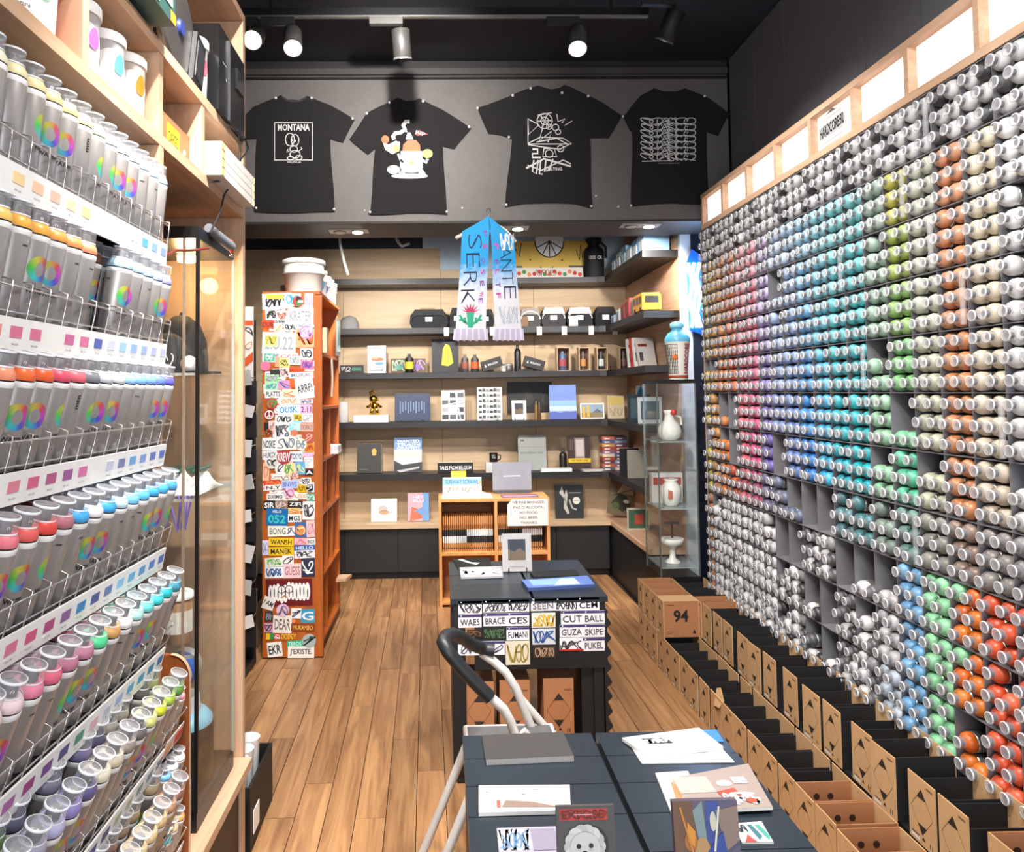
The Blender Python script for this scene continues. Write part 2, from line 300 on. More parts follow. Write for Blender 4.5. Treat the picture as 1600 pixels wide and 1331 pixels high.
spot('grey cylinder track spotlight pointing down at the second t-shirt', -.19, 3.95, (-.13, 4.2, 2.6), 0, 60, False, mat('454341', .45, .2), grey=True)
spot('lit track spotlight above the third t-shirt', .78, 3.95, (.45, 2.4, 1.0), 70, 80)
spot('dark track spotlight at the right end of the track', 1.25, 3.75, (1.0, 4.1, 2.9), 0, 60, False, BLK)
spot('track spotlight aimed at the middle of the header wall', -.14, 3.05, (-.3, 4.7, 3.0), 165, 100, blend=.9)
spot('track spotlight aimed at the far can rack', .35, 3.06, (1.7, 3.6, 1.45), 190, 90)
spot('track spotlight aimed at the near can rack', .1, 1.2, (1.7, 2.3, 1.3), 210, 95)
spot('track spotlight aimed at the can shelves', .95, 1.21, (-.7, 1.5, .9), 150, 80, blend=.9)
spot('added unseen track spotlight brightening the glass display tower', -.17, 1.22, (-.85, 2.45, 1.2), 260, 62)  # extra out-of-view lamp, added to brighten the tower interior
spot('track spotlight aimed at the sticker column', -.48, 3.06, (-.9, 4.6, 1.2), 210, 60)
spot('track spotlight aimed at the aisle floor', -.4, 1.22, (-.2, 3.8, 0), 260, 90)
spot('track spotlight aimed at the book tables', .75, 1.23, (.95, 2.6, .3), 135, 90)
# soffit recessed double downlights
for k, (px, py, lab) in enumerate(((545, 361, 'recessed double downlight in the soffit above the sticker column'), (795, 356, 'recessed double downlight in the soffit behind the scarf'), (1000, 352, 'recessed double downlight in the soffit near the neon'))):
    p = atz(px, py, 2.689); t = thing('recessed_downlight', lab, 'downlight', (p.x, p.y, 2.69), 'recessed soffit downlights')
    B().box(p.x - .13, p.x + .13, p.y - .055, p.y + .055, 2.684, 2.69, mat('a8a29a', .4)).build('plate', t)
    for s in (-.06, .06):
        B().rev([(.044, 2.680), (.044, 2.684)], mat('1c1a18', .4), T(p.x + s, p.y, 0), 18).build('socket', t)
        B().rev([(.033, 2.674), (.036, 2.680)], mat('fff0d8', .4, 0, 14) if s > 0 else mat('b8ac98', .3), T(p.x + s, p.y, 0), 16).build('bulb', t)
    spot_light(t, (p.x + .06, p.y, 2.665), (p.x + .05, 6.7, 1.1), 130, 110, .7, rad=.05)
    if k == 0: spot_light(t, (-1.2 + .6, 5.1, 2.665), (-.4, 6.7, 1.0), 60, 110, .7, rad=.05)
    # loose grey cables
for lab, pts in (('grey cable hanging from the soffit above the buckets', [(530, 368), (532, 385), (538, 410), (544, 430)]), ('loose bent cable end in front of the dark back wall', [(618, 368), (622, 378), (628, 385), (640, 380)])):
    tag(B().tube([at(x, y, 5.6) + Vector((0, 0, .0)) for x, y in pts], .012, mat('7a7872', .6)).tube([at(pts[0][0], pts[0][1], 5.6), Vector((at(pts[0][0], 300, 5.6).x, 5.6, 3.3))], .012, mat('7a7872', .6)).build('cable'), lab, 'cable')
# ------------------------------------------------------------------ right hand can rack
ROWZ = [2.600 - .204 * k for k in range(13)]; NC = 20; CY0, CP = 4.66, .14
rk = thing('spray_can_rack', 'tall grey pigeonhole rack full of spray cans along the right wall', 'rack', (1.79, 3.2, 0))
GREYM = mat('807e82', .42, .2); GREYD = mat('5c5a5e', .5, .15)
dm = B().box(0, .215, -.0015, .0015, ROWZ[12], ROWZ[0], GREYM).mesh('divider'); sm_ = B().box(0, .216, CY0 - NC * CP, 4.60, -.003, 0, GREYM).mesh('rack_shelf')
B().box(1.885, 1.903, CY0 - NC * CP, 4.60, .13, 2.6, GREYD).build('back_panel', rk); B().box(1.69, 1.903, CY0 - NC * CP, 4.60, 0, .14, BLK).build('plinth', rk)
for i in range(NC + 1): put('divider', dm, rk, None, Vector((1.672, CY0 - i * CP if i else 4.598, 0)) - rk.location)
for z in ROWZ: put('rack_shelf', sm_, rk, None, Vector((1.670, 0, z)) - Vector((rk.location.x, rk.location.y, 0)))
B().box(1.672, 1.903, 4.60, 4.618, .14, 2.6, PLYZ).build('end_panel', rk)
# lightboxes on top of the rack
lb = thing('lightbox_row', 'row of glowing white lightboxes in a pale wood frame above the can rack', 'lightbox', (1.78, 3.2, 2.6))
y1 = 4.576; LBP = .341
FR = wood('pale_frame_wood', 'b08c70', 'ccab90', 1, .5, 8)
B().box(1.665, 1.903, y1 - 9 * LBP, y1, 2.602, 2.632, FR).build('frame_rail', lb); B().box(1.665, 1.903, y1 - 9 * LBP, y1, 2.80, 2.826, FR).build('frame_rail', lb)
pm = B().box(-.002, .215, 0, .024, 2.632, 2.80, FR).mesh('frame_post'); pl = B().box(0, .01, .012, LBP - .0, 2.632, 2.80, mat('fff0e8', .5, 0, .8)).mesh('light_panel')
for i in range(10):
    put('frame_post', pm, lb, None, Vector((1.668, y1 - i * LBP - (.024 if i == 0 else .012 if i < 9 else 0), 0)) - lb.location)
    if i < 9: put('light_panel', pl, lb, None, Vector((1.70, y1 - (i + 1) * LBP, 0)) - lb.location)
b = B(); yc = 3.078; M = FM('-x', (1.6985, yc, 2.716))
b.ext([(.112 * math.cos(a) * (1 + .05 * math.sin(7 * a)), .078 * math.sin(a) * (1 + .05 * math.sin(9 * a))) for a in [2 * math.pi * i / 40 for i in range(40)]], 0, .003, mat('b4b5b8', .6), M)
sg = b.build('sign_plate', lb); b = B(); b.text('HARDCORE:92', 0, .005, .19, .05, .004, INK, M, .06, .03)
for i in range(5): b.line([(-.085, -.05 + i * .025), (.085, -.047 + i * .025)], .0012, .0035, '6a6a6c', M)
b.build('sign_lettering', sg)
sg['label'] = 'grey wavy sign reading HARDCORE:92'
# can geometry, axis local z, cap at top (400 ml)
SIL = mat('b8b6b4', .28, .85); DOMEW = mat('f0f0f0', .35)
def can_parts(seg):
    body = B().rev([(.031, 0), (.0325, .004), (.0325, .152), (.0315, .1565), (.0285, .158)], SIL, None, seg)
    dome = B().rev([(.0300, .156), (.0314, .162), (.0310, .172), (.0265, .182), (.019, .188)], DOMEW, None, seg)
    cap = B().ring([(.0180, .186), (.0178, .206)], CAPS, None, seg).ring([(.0182, .2055), (.0184, .2085), (.0158, .2090)], CAPR, None, seg).ring([(.0160, .2082), (.0002, .2082)], CAPE, None, seg)
    noz = B().rev([(.010, .187), (.010, .199), (.008, .204)], mat('4c4b4d', .4), None, 8)
    return body, dome, cap, noz
def fillcol(c, r):
    """list of six colours (or None) for the cell at column c (far = 0), row r (top = 0)"""
    rg = random.Random(c * 31 + r * 7)
    top = 'f0dcb0 e8c888 eeb88c f2ab8c f4bcc0 f6acb8 d8c8ec cadcf2 bcd8f2 a4d4ee 98dae8 90dce2 82d4d8 a9beb2 b9b548 c6cab8 d9966e ece0c4 f2f0ee f0f0f0'.split()
    bot = 'e8cc18 d8924c e8762a e2481e e2586a d24078 6a58b4 7286cc 5c7cc6 1f7ad6 2aa8dc 18a8bc 08b0bc 8fcf9f 4ccca4 b4b698 c47a46 cbb8a2 dcd8d4 e0dedc'.split()
    if r == 0: cs = ['d9d8d8' if (c * 5 + k * 3) % 4 else '2c2b2d' for k in range(6)]
    elif r <= 6: cs = [mix(top[c], bot[c], min(1, (r - 1) / 5.5))] * 6
    elif r == 7: cs = [mix(bot[c], '6c6a6c', .65 if c > 5 else .25)] * 6
    else:
        if c == 0: cs = ['b87850'] * 6
        elif c < 7: cs = ['e6e4e4', 'd4d2d2', 'efeeee', 'e0dede', 'c8c6c6', 'eae8e8']
        elif c in (13,): cs = ['d0cccc', 'bcb8b8', 'd8d6d6', 'c4c0c0', 'b0aeb0', 'd0cecf'] if r < 10 else ['c8d4e4'] * 6
        elif c == 14: cs = ['6cabdc'] * 6 if r > 7 else ['8a9a90'] * 6
        elif c == 15: cs = ['8fdca2'] * 6 if r > 7 else ['a8a89a'] * 6
        elif c == 16: cs = ['f07a1c', 'f07a1c', 'ee6a1a', 'f07a1c', '8fdca2', 'ee6a1a']
        elif c == 17: cs = ['ec5428'] * 6
        elif c == 18: cs = ['e8553a', 'e8553a', 'dcdada', 'e2482e', 'e8553a', 'e2482e']
        elif c == 19: cs = ['d8d6d8'] * 6
        else: cs = ['e0dfde', '2b2a2c', '5a585a', 'efeeee', '39383a', '4a484a'] if c % 2 else ['efeeee', '565456', 'e8e6e6', '3a393b', 'e8e6e6', '8a888a']
    cs = [mix(mix(q, '181818', .13), 'ffffff' if rg.random() < .5 else '606060', rg.random() * .1) for q in cs]
    EMPTY = {(7, 2): 4, (13, 4): 3, (2, 5): 5, (3, 5): 6, (2, 3): 1, (1, 4): 2, (3, 6): 6, (2, 6): 2, (14, 5): 4, (13, 6): 2, (15, 6): 2, (7, 6): 6, (10, 7): 6, (9, 7): 6, (8, 7): 4, (8, 8): 6, (7, 8): 6, (11, 8): 6, (12, 8): 4, (12, 9): 3, (10, 9): 6, (13, 8): 4,
             (9, 9): 4, (10, 10): 4, (12, 7): 1, (16, 11): 6, (18, 10): 4, (19, 10): 3, (9, 10): 3, (17, 11): 1, (18, 5): 1, (18, 6): 2, (19, 7): 3, (7, 9): 2, (6, 8): 1, (1, 5): 1, (1, 8): 3, (18, 2): 1, (0, 6): 4, (0, 4): 1, (18, 3): 1, (16, 10): 3, (15, 11): 3, (17, 0): 0, (13, 7): 1}
    ne = EMPTY.get((c, r), 1 if rg.random() < .06 else 0)
    order = [5, 4, 3, 2, 1, 0] if ne else []                # the upper ones are gone first
    for k in order[:ne]: cs[k] = None
    return cs
cells = []
for c in range(NC):
    for r in range(11):
        for k, col in enumerate(fillcol(c, r)):
            if col and (c or k % 2): cells.append((c, r, k, col))
CANM = Matrix(((0, 0, -1, 0), (0, 1, 0, 0), (1, 0, 0, 0), (0, 0, 0, 1)))
near = [q for q in cells if q[0] >= 12 and q[0] < 19]; near.sort(key=lambda q: -q[0]); near = near[:300]; nset = set((q[0], q[1], q[2]) for q in near)
bp, dp, cp, np_ = can_parts(16); BM, DM_, CM_, NM_ = bp.mesh('can_body'), dp.mesh('collar_dome'), cp.mesh('clear_cap'), np_.mesh('nozzle')
rot = CANM.to_euler(); KP = ('bottom left', 'bottom right', 'middle left', 'middle right', 'top left', 'top right')
far = B(); lo = can_parts(10); 
def canpos(c, r, k):
    rg = random.Random(c * 77 + r * 13 + k); return Vector((1.854 + rg.uniform(-.01, .008), CY0 - c * CP - .0365 - (k % 2) * .067, ROWZ[r + 1] + .0335 + (k // 2) * .0665))
for c, r, k, col in cells:
    p = canpos(c, r, k); m = mat(col, .38)
    if (c, r, k) in nset:
        cl = cname(col)
        t = thing('spray_can', '%s can, %s of its cell, %s column from right, %s row down' % (cl, KP[k], ORD[18 - c], ORD[r]), 'spray can', p, 'spray cans in the wall rack')
        t.rotation_euler = rot
        put('can_body', BM, t); put('collar_dome', DM_, t, [m]); put('clear_cap', CM_, t); put('nozzle', NM_, t)
    else:
        M = T(*p) @ CANM
        far.app(lo[1], M, {DOMEW: m}); far.app(lo[2], M); far.app(lo[3], M)
        if k > 3 or k < 2 or True: far.app(lo[0], M)
tag(far.build('spray_cans', loc=(1.79, 3.2, 0)), 'rows of spray cans filling the farther cells of the wall rack', 'spray cans', kind='stuff')
# glossy clear tubes between the cells
tb = B().ring([(.009, 0), (.009, .17)], CAPC, None, 8).mesh('price_tube')
for c, r in ((15, 1), (16, 2), (17, 3), (13, 4), (18, 5), (15, 7), (12, 2), (16, 0)):
    put('clear_tube', tb, rk, None, Vector((1.655, CY0 - c * CP + .0, ROWZ[r + 1] + .01)) - rk.location)
# neon sign on the dark pier
ne = thing('neon_sign', 'glowing blue white neon sign half hidden by the can rack', 'neon sign', (1.83, 5.06, 2.28))
B().ext([(-.05, -.27), (.04, -.3), (.06, -.1), (.05, .25), (-.02, .3), (-.06, .2)], 0, .012, mat('1858c8', .3, 0, .6), FM('-y', (1.795, 5.085, 2.28))).build('backing', ne)
for i in range(3): B().tube([(1.755 + i * .028 + .012 * math.sin(k * 1.3 + i), 5.062, 2.03 + k * .05) for k in range(10)], .011, mat('d8ecff', .4, 0, 9), 8).build('neon_tube', ne)
nl = bpy.data.lights.new('neon_glow', 'POINT'); nl.energy = 14; nl.color = (.35, .6, 1); nl.shadow_soft_size = .12; no = bpy.data.objects.new('neon_glow', nl); COL.objects.link(no); no.parent = ne; no.location = (0, -.08, 0)
# ------------------------------------------------------------------ left plywood cabinet
XF = -.686
cb = thing('plywood_cabinet', 'tall pale plywood cabinet along the left side of the shop', 'cabinet', (-.9, 1.7, 0))
for y0, y1, z1 in ((.80, .828, 2.93), (1.811, 1.838, 2.22), (2.585, 2.613, 2.93)): B().box(-1.14, XF, y0, y1, 0, z1, PLYZ).build('upright', cb)
B().box(-1.16, -1.14, .80, 2.613, 0, 2.93, mat('a98560', .55)).build('back_panel', cb)
B().box(-1.14, XF, .828, 2.585, 2.222, 2.252, PLY).build('shelf', cb); B().box(-1.14, XF, .828, 2.585, 2.455, 2.485, PLY).build('shelf', cb); B().box(-1.14, XF, .8, 2.613, 2.932, 2.96, PLY).build('top_board', cb)
for y in (1.42, 1.811, 2.14): B().box(-1.14, XF - .002, y, y + .027, 2.253, 2.454, PLYZ).build('cubby_divider', cb)
B().box(-1.14, -.655, 1.84, 2.584, .334, .364, PLY).build('ledge', cb); B().box(-1.14, -.70, 1.84, 2.584, 0, .333, mat('2a201c', .5)).build('plinth', cb)
# inclined wire shelves with water based cans
WCAN = bpy.data.materials.new('printed_silver_can'); WCAN.use_nodes = True
n = WCAN.node_tree; pb = n.nodes['Principled BSDF']; pb.inputs['Metallic'].default_value = .55; pb.inputs['Roughness'].default_value = .38
tc = n.nodes.new('ShaderNodeTexCoord'); sx = n.nodes.new('ShaderNodeSeparateXYZ'); n.links.new(tc.outputs['Object'], sx.inputs[0])
def mth(op, a, b2=None):
    q = n.nodes.new('ShaderNodeMath'); q.operation = op
    for i, v in enumerate((a, b2)):
        if v is None: continue
        if isinstance(v, (int, float)): q.inputs[i].default_value = v
        else: n.links.new(v, q.inputs[i])
    return q.outputs[0]
ang = mth('ARCTAN2', sx.outputs[1], sx.outputs[0]); u = mth('MULTIPLY', ang, .0262); v = mth('SUBTRACT', sx.outputs[2], .088)
tip = mth('MULTIPLY', mth('MAXIMUM', v, 0), .35); uu = mth('MULTIPLY', u, mth('ADD', 1.0, mth('MULTIPLY', v, 14.)))
rr = mth('SQRT', mth('ADD', mth('POWER', u, 2.), mth('POWER', v, 2.))); inn = mth('SQRT', mth('ADD', mth('POWER', uu, 2.), mth('POWER', mth('MULTIPLY', v, .75), 2.)))
mk = mth('MULTIPLY', mth('LESS_THAN', rr, .0215), mth('GREATER_THAN', inn, .0088)); hue = mth('FRACT', mth('ADD', mth('DIVIDE', mth('ARCTAN2', u, v), -6.2832), 1.08))
hs = n.nodes.new('ShaderNodeCombineColor'); hs.mode = 'HSV'; n.links.new(hue, hs.inputs[0]); hs.inputs[1].default_value = .86; hs.inputs[2].default_value = .5
mx = n.nodes.new('ShaderNodeMix'); mx.data_type = 'RGBA'; n.links.new(mk, mx.inputs[0]); mx.inputs[6].default_value = lin('b4aeaa'); n.links.new(hs.outputs[0], mx.inputs[7]); n.links.new(mx.outputs[2], pb.inputs['Base Color'])
n.links.new(mth('MULTIPLY', mth('SUBTRACT', 1., mk), .55), pb.inputs['Metallic'])
def wrap(b, s, a0, z, wd, h, m, vertical=False, r=.0264):
    vs, fs = text_geo(s, .03); o = []
    for x, y in vs:
        uu, vv = (x * wd, y * h) if not vertical else (-y * h, x * wd)
        a = a0 + uu / r; o.append((r * math.cos(a), r * math.sin(a), z + vv))
    b.add(o, fs, m)
wb_ = B().rev([(.024, 0), (.0262, .004), (.0262, .134), (.0255, .137)], WCAN, None, 20).mesh('can_body')
wr_ = B().rev([(.0262, .134), (.0266, .137), (.0266, .141), (.0258, .143)], mat('f2f0ee', .3), None, 20).rev([(.0252, .143), (.0252, .1455)], INK, None, 20).mesh('can_rim')
DW = mat('eeeeee', .36); wd_ = B().rev([(.0255, .1455), (.0260, .149), (.0245, .156), (.0205, .1625), (.019, .1635)], DW, None, 20).mesh('collar_dome')
wc_ = B().ring([(.0202, .162), (.0195, .186)], CAPC, None, 20).ring([(.0206, .1635), (.0206, .166), (.0200, .166)], CAPR, None, 20).ring([(.0195, .186), (.0182, .1885), (.0002, .1882)], CAPT, None, 20).ring([(.0178, .1889), (.0199, .1887), (.0199, .1855)], CAPR, None, 20).mesh('clear_cap')
wn_ = B().rev([(.0125, .163), (.0115, .176), (.0095, .181)], mat('6e6c6c', .45), None, 10).add([(.0115, .003 * math.cos(i * .785), .172 + .003 * math.sin(i * .785)) for i in range(8)], [tuple(range(8))], WHITE).mesh('nozzle')
tb_ = B(); wrap(tb_, 'WATER', 0, .052, .036, .0085, INK); wrap(tb_, 'mtn', 1.75, .11, .026, .009, INK, True); wrap(tb_, 'mtn', -1.7, .118, .011, .004, INK); wt_ = tb_.mesh('lettering')
def water_can(label, p, th, yawr, col, parts=True, name='water_based_can'):
    t = thing(name, label, 'spray can', p, 'water based cans on the left shelves')
    t.rotation_mode = 'QUATERNION'; t.rotation_quaternion = Matrix.Rotation(th, 3, 'Y').to_quaternion() @ Matrix.Rotation(yawr, 3, 'Z').to_quaternion()
    put('can_body', wb_, t); put('can_rim', wr_, t); put('collar_dome', wd_, t, [mat(col, .36)]); put('clear_cap', wc_, t); put('nozzle', wn_, t); put('lettering', wt_, t)
    return t
SHELF = [(1.962, 6, 'a4c4e6 a9c8e8 bcd6ee c8dcee e2e8ec eeeeea f0eebc f0e8a8 f2dc98 f3dc9c f0dca4 efe3b4 efe8cc efe8cc', '8ea4d0 8fb0dc 62b0c8 c8d8ec 0 0 0 f2dc98 f4dcb4 f2c4b0 f2c8a8 f2d8a0 0 f0d8a0'),
         (1.721, 10, '9c9cd0 a4b4e2 a4c2ea b0d4f0 bcdcf2 0 0 f29a70 f39c5c f4a450 f5ac48 f4b44c f4c868 f3d488', 'c4c8e4 c0c4ec a8c0ec a0bce8 a8d4f0 d4d8ec 5868b0 d878a0 d070a0 0 dc7898 dc7898 e8988c 0'),
         (1.482, 13, '6460c4 6c86d8 78a4e6 80b0ea 94c0ee d4d6da c4c6cc 76787e dc6672 d44e66 e6602e ea6c34 ee9470 f0ac90', '6a7cc0 6c80c4 84a0d4 74a8dc 8088b4 c8ccdc 0 d874a8 9c5c98 b85c88 d86888 e08898 e8a0a4 ecb0b0'),
         (1.237, 16, '4c9ad4 54aee4 48a4de 62bcea 7ccaf0 c4e0f0 46a8e6 f0efee 4aa6e0 b4707a dc4c46 e66460 ec808c f2a8b4', '5c74b8 5c80c4 6498cc 6cb0dc 90c4e8 6878b0 4c5c98 3c8cc8 8c6494 b04c80 d45c7c dc7c94 e094b0 e8a0b8'),
         (1.004, 20, '428ca0 2cb4c0 46ccd0 74d8d8 b4ece4 f0efec d4a064 60d898 c4829c c07a94 e26e86 e888a4 f2d8dc f4dede', '4c6cac 3c88ac 489cc4 64a4d0 a4b4dc c8c8dc e4b8c0 54907c 504c80 7c4c88 a04880 b06ca4 c090b8 d0a8c4'),
         (.768, 23, '66984c b0cc54 d6de38 e0e28c 74706f a09488 dccfb8 efe4cc 6a6290 948ac4 bcb8dc a8a4b8 8c8ca0 70708c', '6c8894 7898a4 8c9c9c b0b088 b0b494 58507c 58588c 8884b0 7c7498 9c98b0 a4a0b4 b8b4c0 0 0'),
         (.532, 24, '9c6c5c cc9c74 e4c490 efd49c e8cc98 d8b888 c49c80 b88c7c a08078 94786c 8c7878 847c84 7c7c8c 747c90', 'c8b098 d0b090 d8bc98 dcc4a0 e0c8a0 0 0 0 0 0 0 0 0 0')]
swm = B().box(-.0155, .0155, -.009, .009, 0, .0008, DW).mesh('swatch'); tinym = B().text('94-120', 0, 0, .018, .0032, .0006, mat('8a8a90')).mesh('price_print')
YE, PITCH = 1.768, .055
for si, (zl, th, cols, sws) in enumerate(SHELF):
    th = math.radians(th); cols = cols.split(); sws = sws.split(); so = 'on the %s shelf' % (ORD[si] if si < 6 else 'lowest')
    M = T(-.662, 0, zl) @ Matrix.Rotation(th, 4, 'Y'); y0 = YE - 14 * PITCH - .03; y1 = 1.806
    t = thing('wire_shelf', 'inclined wire can shelf with price strip, %s from the top' % ORD[si], 'shelf', (-.662, 1.4, zl), 'inclined can shelves')
    B().box(-.36, .0, y0, y1, -.012, -.002, mat('3a3534', .5), M).build('tray', t)
    ls_ = B().box(-.002, .002, y0, y1 - .022, -.048, 0.003, WHITE, T(-.657, 0, zl) @ Matrix.Rotation(th * .7, 4, 'Y')).build('price_strip', t)
    Ms = T(-.657, 0, zl) @ Matrix.Rotation(th * .7, 4, 'Y')
    b = B(); b.tube([M @ Vector((.0, y0, .052)), M @ Vector((.0, y1 - .014, .052))], .0021, WIRE, 6); b.tube([M @ Vector((0, y0, .012)), M @ Vector((0, y1 - .014, .012))], .0018, WIRE, 6)
    for k in range(15):
        y = YE + .026 - k * PITCH
        b.tube([M @ Vector((-.09, y, .0)), M @ Vector((-.09, y, .056)), M @ Vector((-.012, y, .062)), M @ Vector((.001, y, .06)), M @ Vector((.002, y, .03)), M @ Vector((.001, y, 0))], .0013, WIRE, 5)
    b.build('wire_front', t)
    for k, c in enumerate(sws):
        if c == '0': continue
        y = YE - .008 - k * PITCH; Mq = Ms @ FM('+x', (.0022, y, -.019)); q = put('swatch', swm, ls_, [mat(c, .6)], Mq.translation - wloc(ls_)); q.rotation_euler = Mq.to_euler()
        q = put('price_print', tinym, ls_, None, (Ms @ FM('+x', (.0022, y, -.038))).translation - wloc(ls_), Mq.to_euler())
    for row in range(2):
        for k, c in enumerate(cols):
            if c == '0': continue
            rg = random.Random(si * 100 + row * 50 + k)
            if row and (si == 0 or rg.random() < .12): continue
            if row: c = mix(cols[(k + 3) % 14] if cols[(k + 3) % 14] != '0' else '8890a0', '404048', .35)  # back row collars mixed darker, shelf shade put into their colour
            p = M @ Vector((-.031 - row * .056, YE - k * PITCH - (.02 if row else 0), .0)); ring = rg.uniform(-.35, .35) if (k * 7 + si * 3) % 5 in (1, 3) else rg.choice((1.6, 2.1, -1.4, 3.0, .9, -1.0))
            water_can('silver can with %s collar, %s from the post, %s row, %s' % (cname(c), ORD[k], 'back' if row else 'front', so), p, th, ring - .55, c)
# small curved display stand with mini cans
st = thing('mini_can_stand', 'small wooden stand with a rounded side holding mini cans', 'display stand', (-.8, 1.95, .364))
prof = [(0, 0), (.235, 0), (.235, .47)] + [(.185 + .05 * math.cos(a), .47 + .06 * math.sin(a)) for a in [i * math.pi / 12 for i in range(1, 7)]] + [(0, .53)]
B().ext(prof, 0, .012, wood('red_brown_veneer', '7a3f1c', '99552a', 2, .4, 8), FM('-y', (-.925, 2.066, .365))).build('side_panel', st)
e = B(); q = prof[1:-1]
for a, b2 in zip(q, q[1:]): e.add([(a[0], a[1], -.001), (b2[0], b2[1], -.001), (b2[0], b2[1], .014), (a[0], a[1], .014)], [(0, 1, 2, 3)], PLY, FM('-y', (-.9245, 2.066, .365)))
e.build('edge_banding', st)
MINI = [(.715, ['e88a94', 'e0a050', 'dca03c'], ['d85048', 'd8a070']), (.555, ['eeeeee', 'd8dce0', '70b8e4'], ['8890b8', 'c0c0c8']), (.40, ['d89c58', 'e4c090', '40c8d0'], ['a8a8b0', 'd0b8a0'])]
for j, (z, cl, sw) in enumerate(MINI):
    M = T(-.735, 0, z) @ Matrix.Rotation(math.radians(14), 4, 'Y')
    B().box(-.13, .03, 1.86, 2.05, -.008, 0, mat('9a6a40', .5), M).box(.03, .032, 1.86, 2.05, -.03, .012, mat('d8d4d4', .5), M).build('mini_shelf', st)
    b = B(); b.tube([M @ Vector((.031, 1.86, .05)), M @ Vector((.031, 2.045, .05)), M @ Vector((-.01, 2.045, .06))], .002, WIRE, 5); b.build('wire_rail', st)
    for k, c in enumerate(sw): B().box(.032, .0335, 1.99 - k * .075, 2.04 - k * .075, -.022, .002, c, M).build('swatch', st)
    for k, c in enumerate(cl):
        t = water_can('mini silver can with %s collar, %s from the back on the %s mini shelf' % (cname(c), ORD[k], ('top', 'middle', 'bottom')[j]), M @ Vector((.003, 2.022 - k * .05, .001)), math.radians(14), 1, c, name='mini_can'); t.scale = (.82, .82, .58)
# ------------------------------------------------------------------ glass tower in the cabinet
gt = thing('glass_display_tower', 'slim glass display tower with black frame inside the plywood cabinet', 'display case', (-.88, 2.33, .364))
x0, x1, y0, y1, z0, z1 = -1.09, -.70, 2.15, 2.52, .375, 2.06; BF = mat('161415', .35)
B().box(x0, x1, y0, y1, z1, z1 + .035, BF).build('top_frame', gt); B().box(x0, x1, y0, y1, .365, .42, BF).build('base_frame', gt)
for nm, a in (('glass_pane', (x0, x1, y0, y0 + .005)), ('glass_pane', (x0, x1, y1 - .005, y1))): B().box(a[0], a[1] - .006, a[2], a[3], .42, z1, GLASS).build(nm, gt)
B().box(x1 - .005, x1, y0 + .006, y1 - .006, .42, z1, GLASS).build('glass_pane', gt)
B().box(x1 - .007, x1 + .003, y0 - .003, y0 + .006, .42, z1, BF).build('corner_post', gt); B().box(x1 - .045, x1 - .038, y0 - .002, y0 + .004, .42, z1, mat('c8b8a4', .25, .7)).build('metal_strip', gt)
B().box(x1 - .006, x1 + .003, y1 - .008, y1, .42, z1, clear('glass_edge', (.8, .85, .82), (.7, .72, .7), .3)).build('corner_post', gt)
GZ = (1.665, 1.30, .855)
for z in GZ: B().box(x0 + .005, x1 - .01, y0 + .008, y1 - .008, z - .006, z, GLASS).box(x0 + .005, x1 - .01, y0 + .0075, y0 + .0095, z - .007, z + .001, mat('d8d8d0', .2, .5)).build('glass_shelf', gt)
b = B().rev([(.028, 2.035), (.03, 2.055)], mat('ffd090', .4, 0, 10), T(-.82, 2.40, 0)).build('lamp', gt)
gl = bpy.data.lights.new('display_lamp', 'POINT'); gl.energy = 2.6; gl.color = (1, .66, .3); gl.shadow_soft_size = .03; go = bpy.data.objects.new('display_lamp', gl); COL.objects.link(go); go.location = Vector((-.82, 2.40, 1.99)) - gt.location; go.parent = gt
def cap(name, label, p, col, r=.085, yaw=0., art_=None):
    t = thing(name, label, 'cap'); m = mat(col, .85)
    B().rev([(r, 0), (r * 1.02, .03), (r * .95, .07), (r * .7, .105), (r * .3, .122), (.004, .125)], m, None, 24).build('crown', t)
    v = [(r * math.sin(a), -r * math.cos(a) * .9) for a in [-1.2 + i * .2 for i in range(13)]]; o = [(r * .92 * math.sin(a), -r * math.cos(a) * 1.55) for a in [1.2 - i * .2 for i in range(13)]]
    B().ext(v + o, .002, .006, m).build('visor', t); B().sphere((0, 0, .125), .007, m, 6).build('button', t)
    if art_: art_(t)
    t.location = p; t.rotation_euler = (0, 0, yaw); return t
t = cap('baseball_cap', 'tall black cap with a price tag inside the glass tower', (-.835, 2.40, 1.667), '17130f', .082, 1.57); t.scale = (1, 1, 1.55)
put('price_tag', B().box(-.086, -.083, -.03, -.005, .04, .065, WHITE).mesh('price_tag'), t)
t = cap('baseball_cap', 'black cap with white scribbled front below the large cap', (-.825, 2.262, 1.667), '1a1614', .06, .0)
b = B(); M = FM('-y', (0, -.0625, 0)); b.scrib(-.035, .012, .035, .06, .002, WHITE, M, 5, 4, .003); put('front_print', b.mesh('front_print'), t)
cap('baseball_cap', 'dark cap at the post side of the tower shelf', (-.99, 2.26, 1.667), '241c18', .07, 3.0)
t = thing('spray_cap_ball', 'small white and black ball shaped cap on the tower shelf', 'ball', (-.742, 2.2, 1.666)); B().sphere((-.742, 2.2, 1.692), .026, WHITE, 8, (1, 1, 1)).build('ball', t); B().box(-.762, -.722, 2.185, 2.215, 1.666, 1.672, BF).build('base', t)
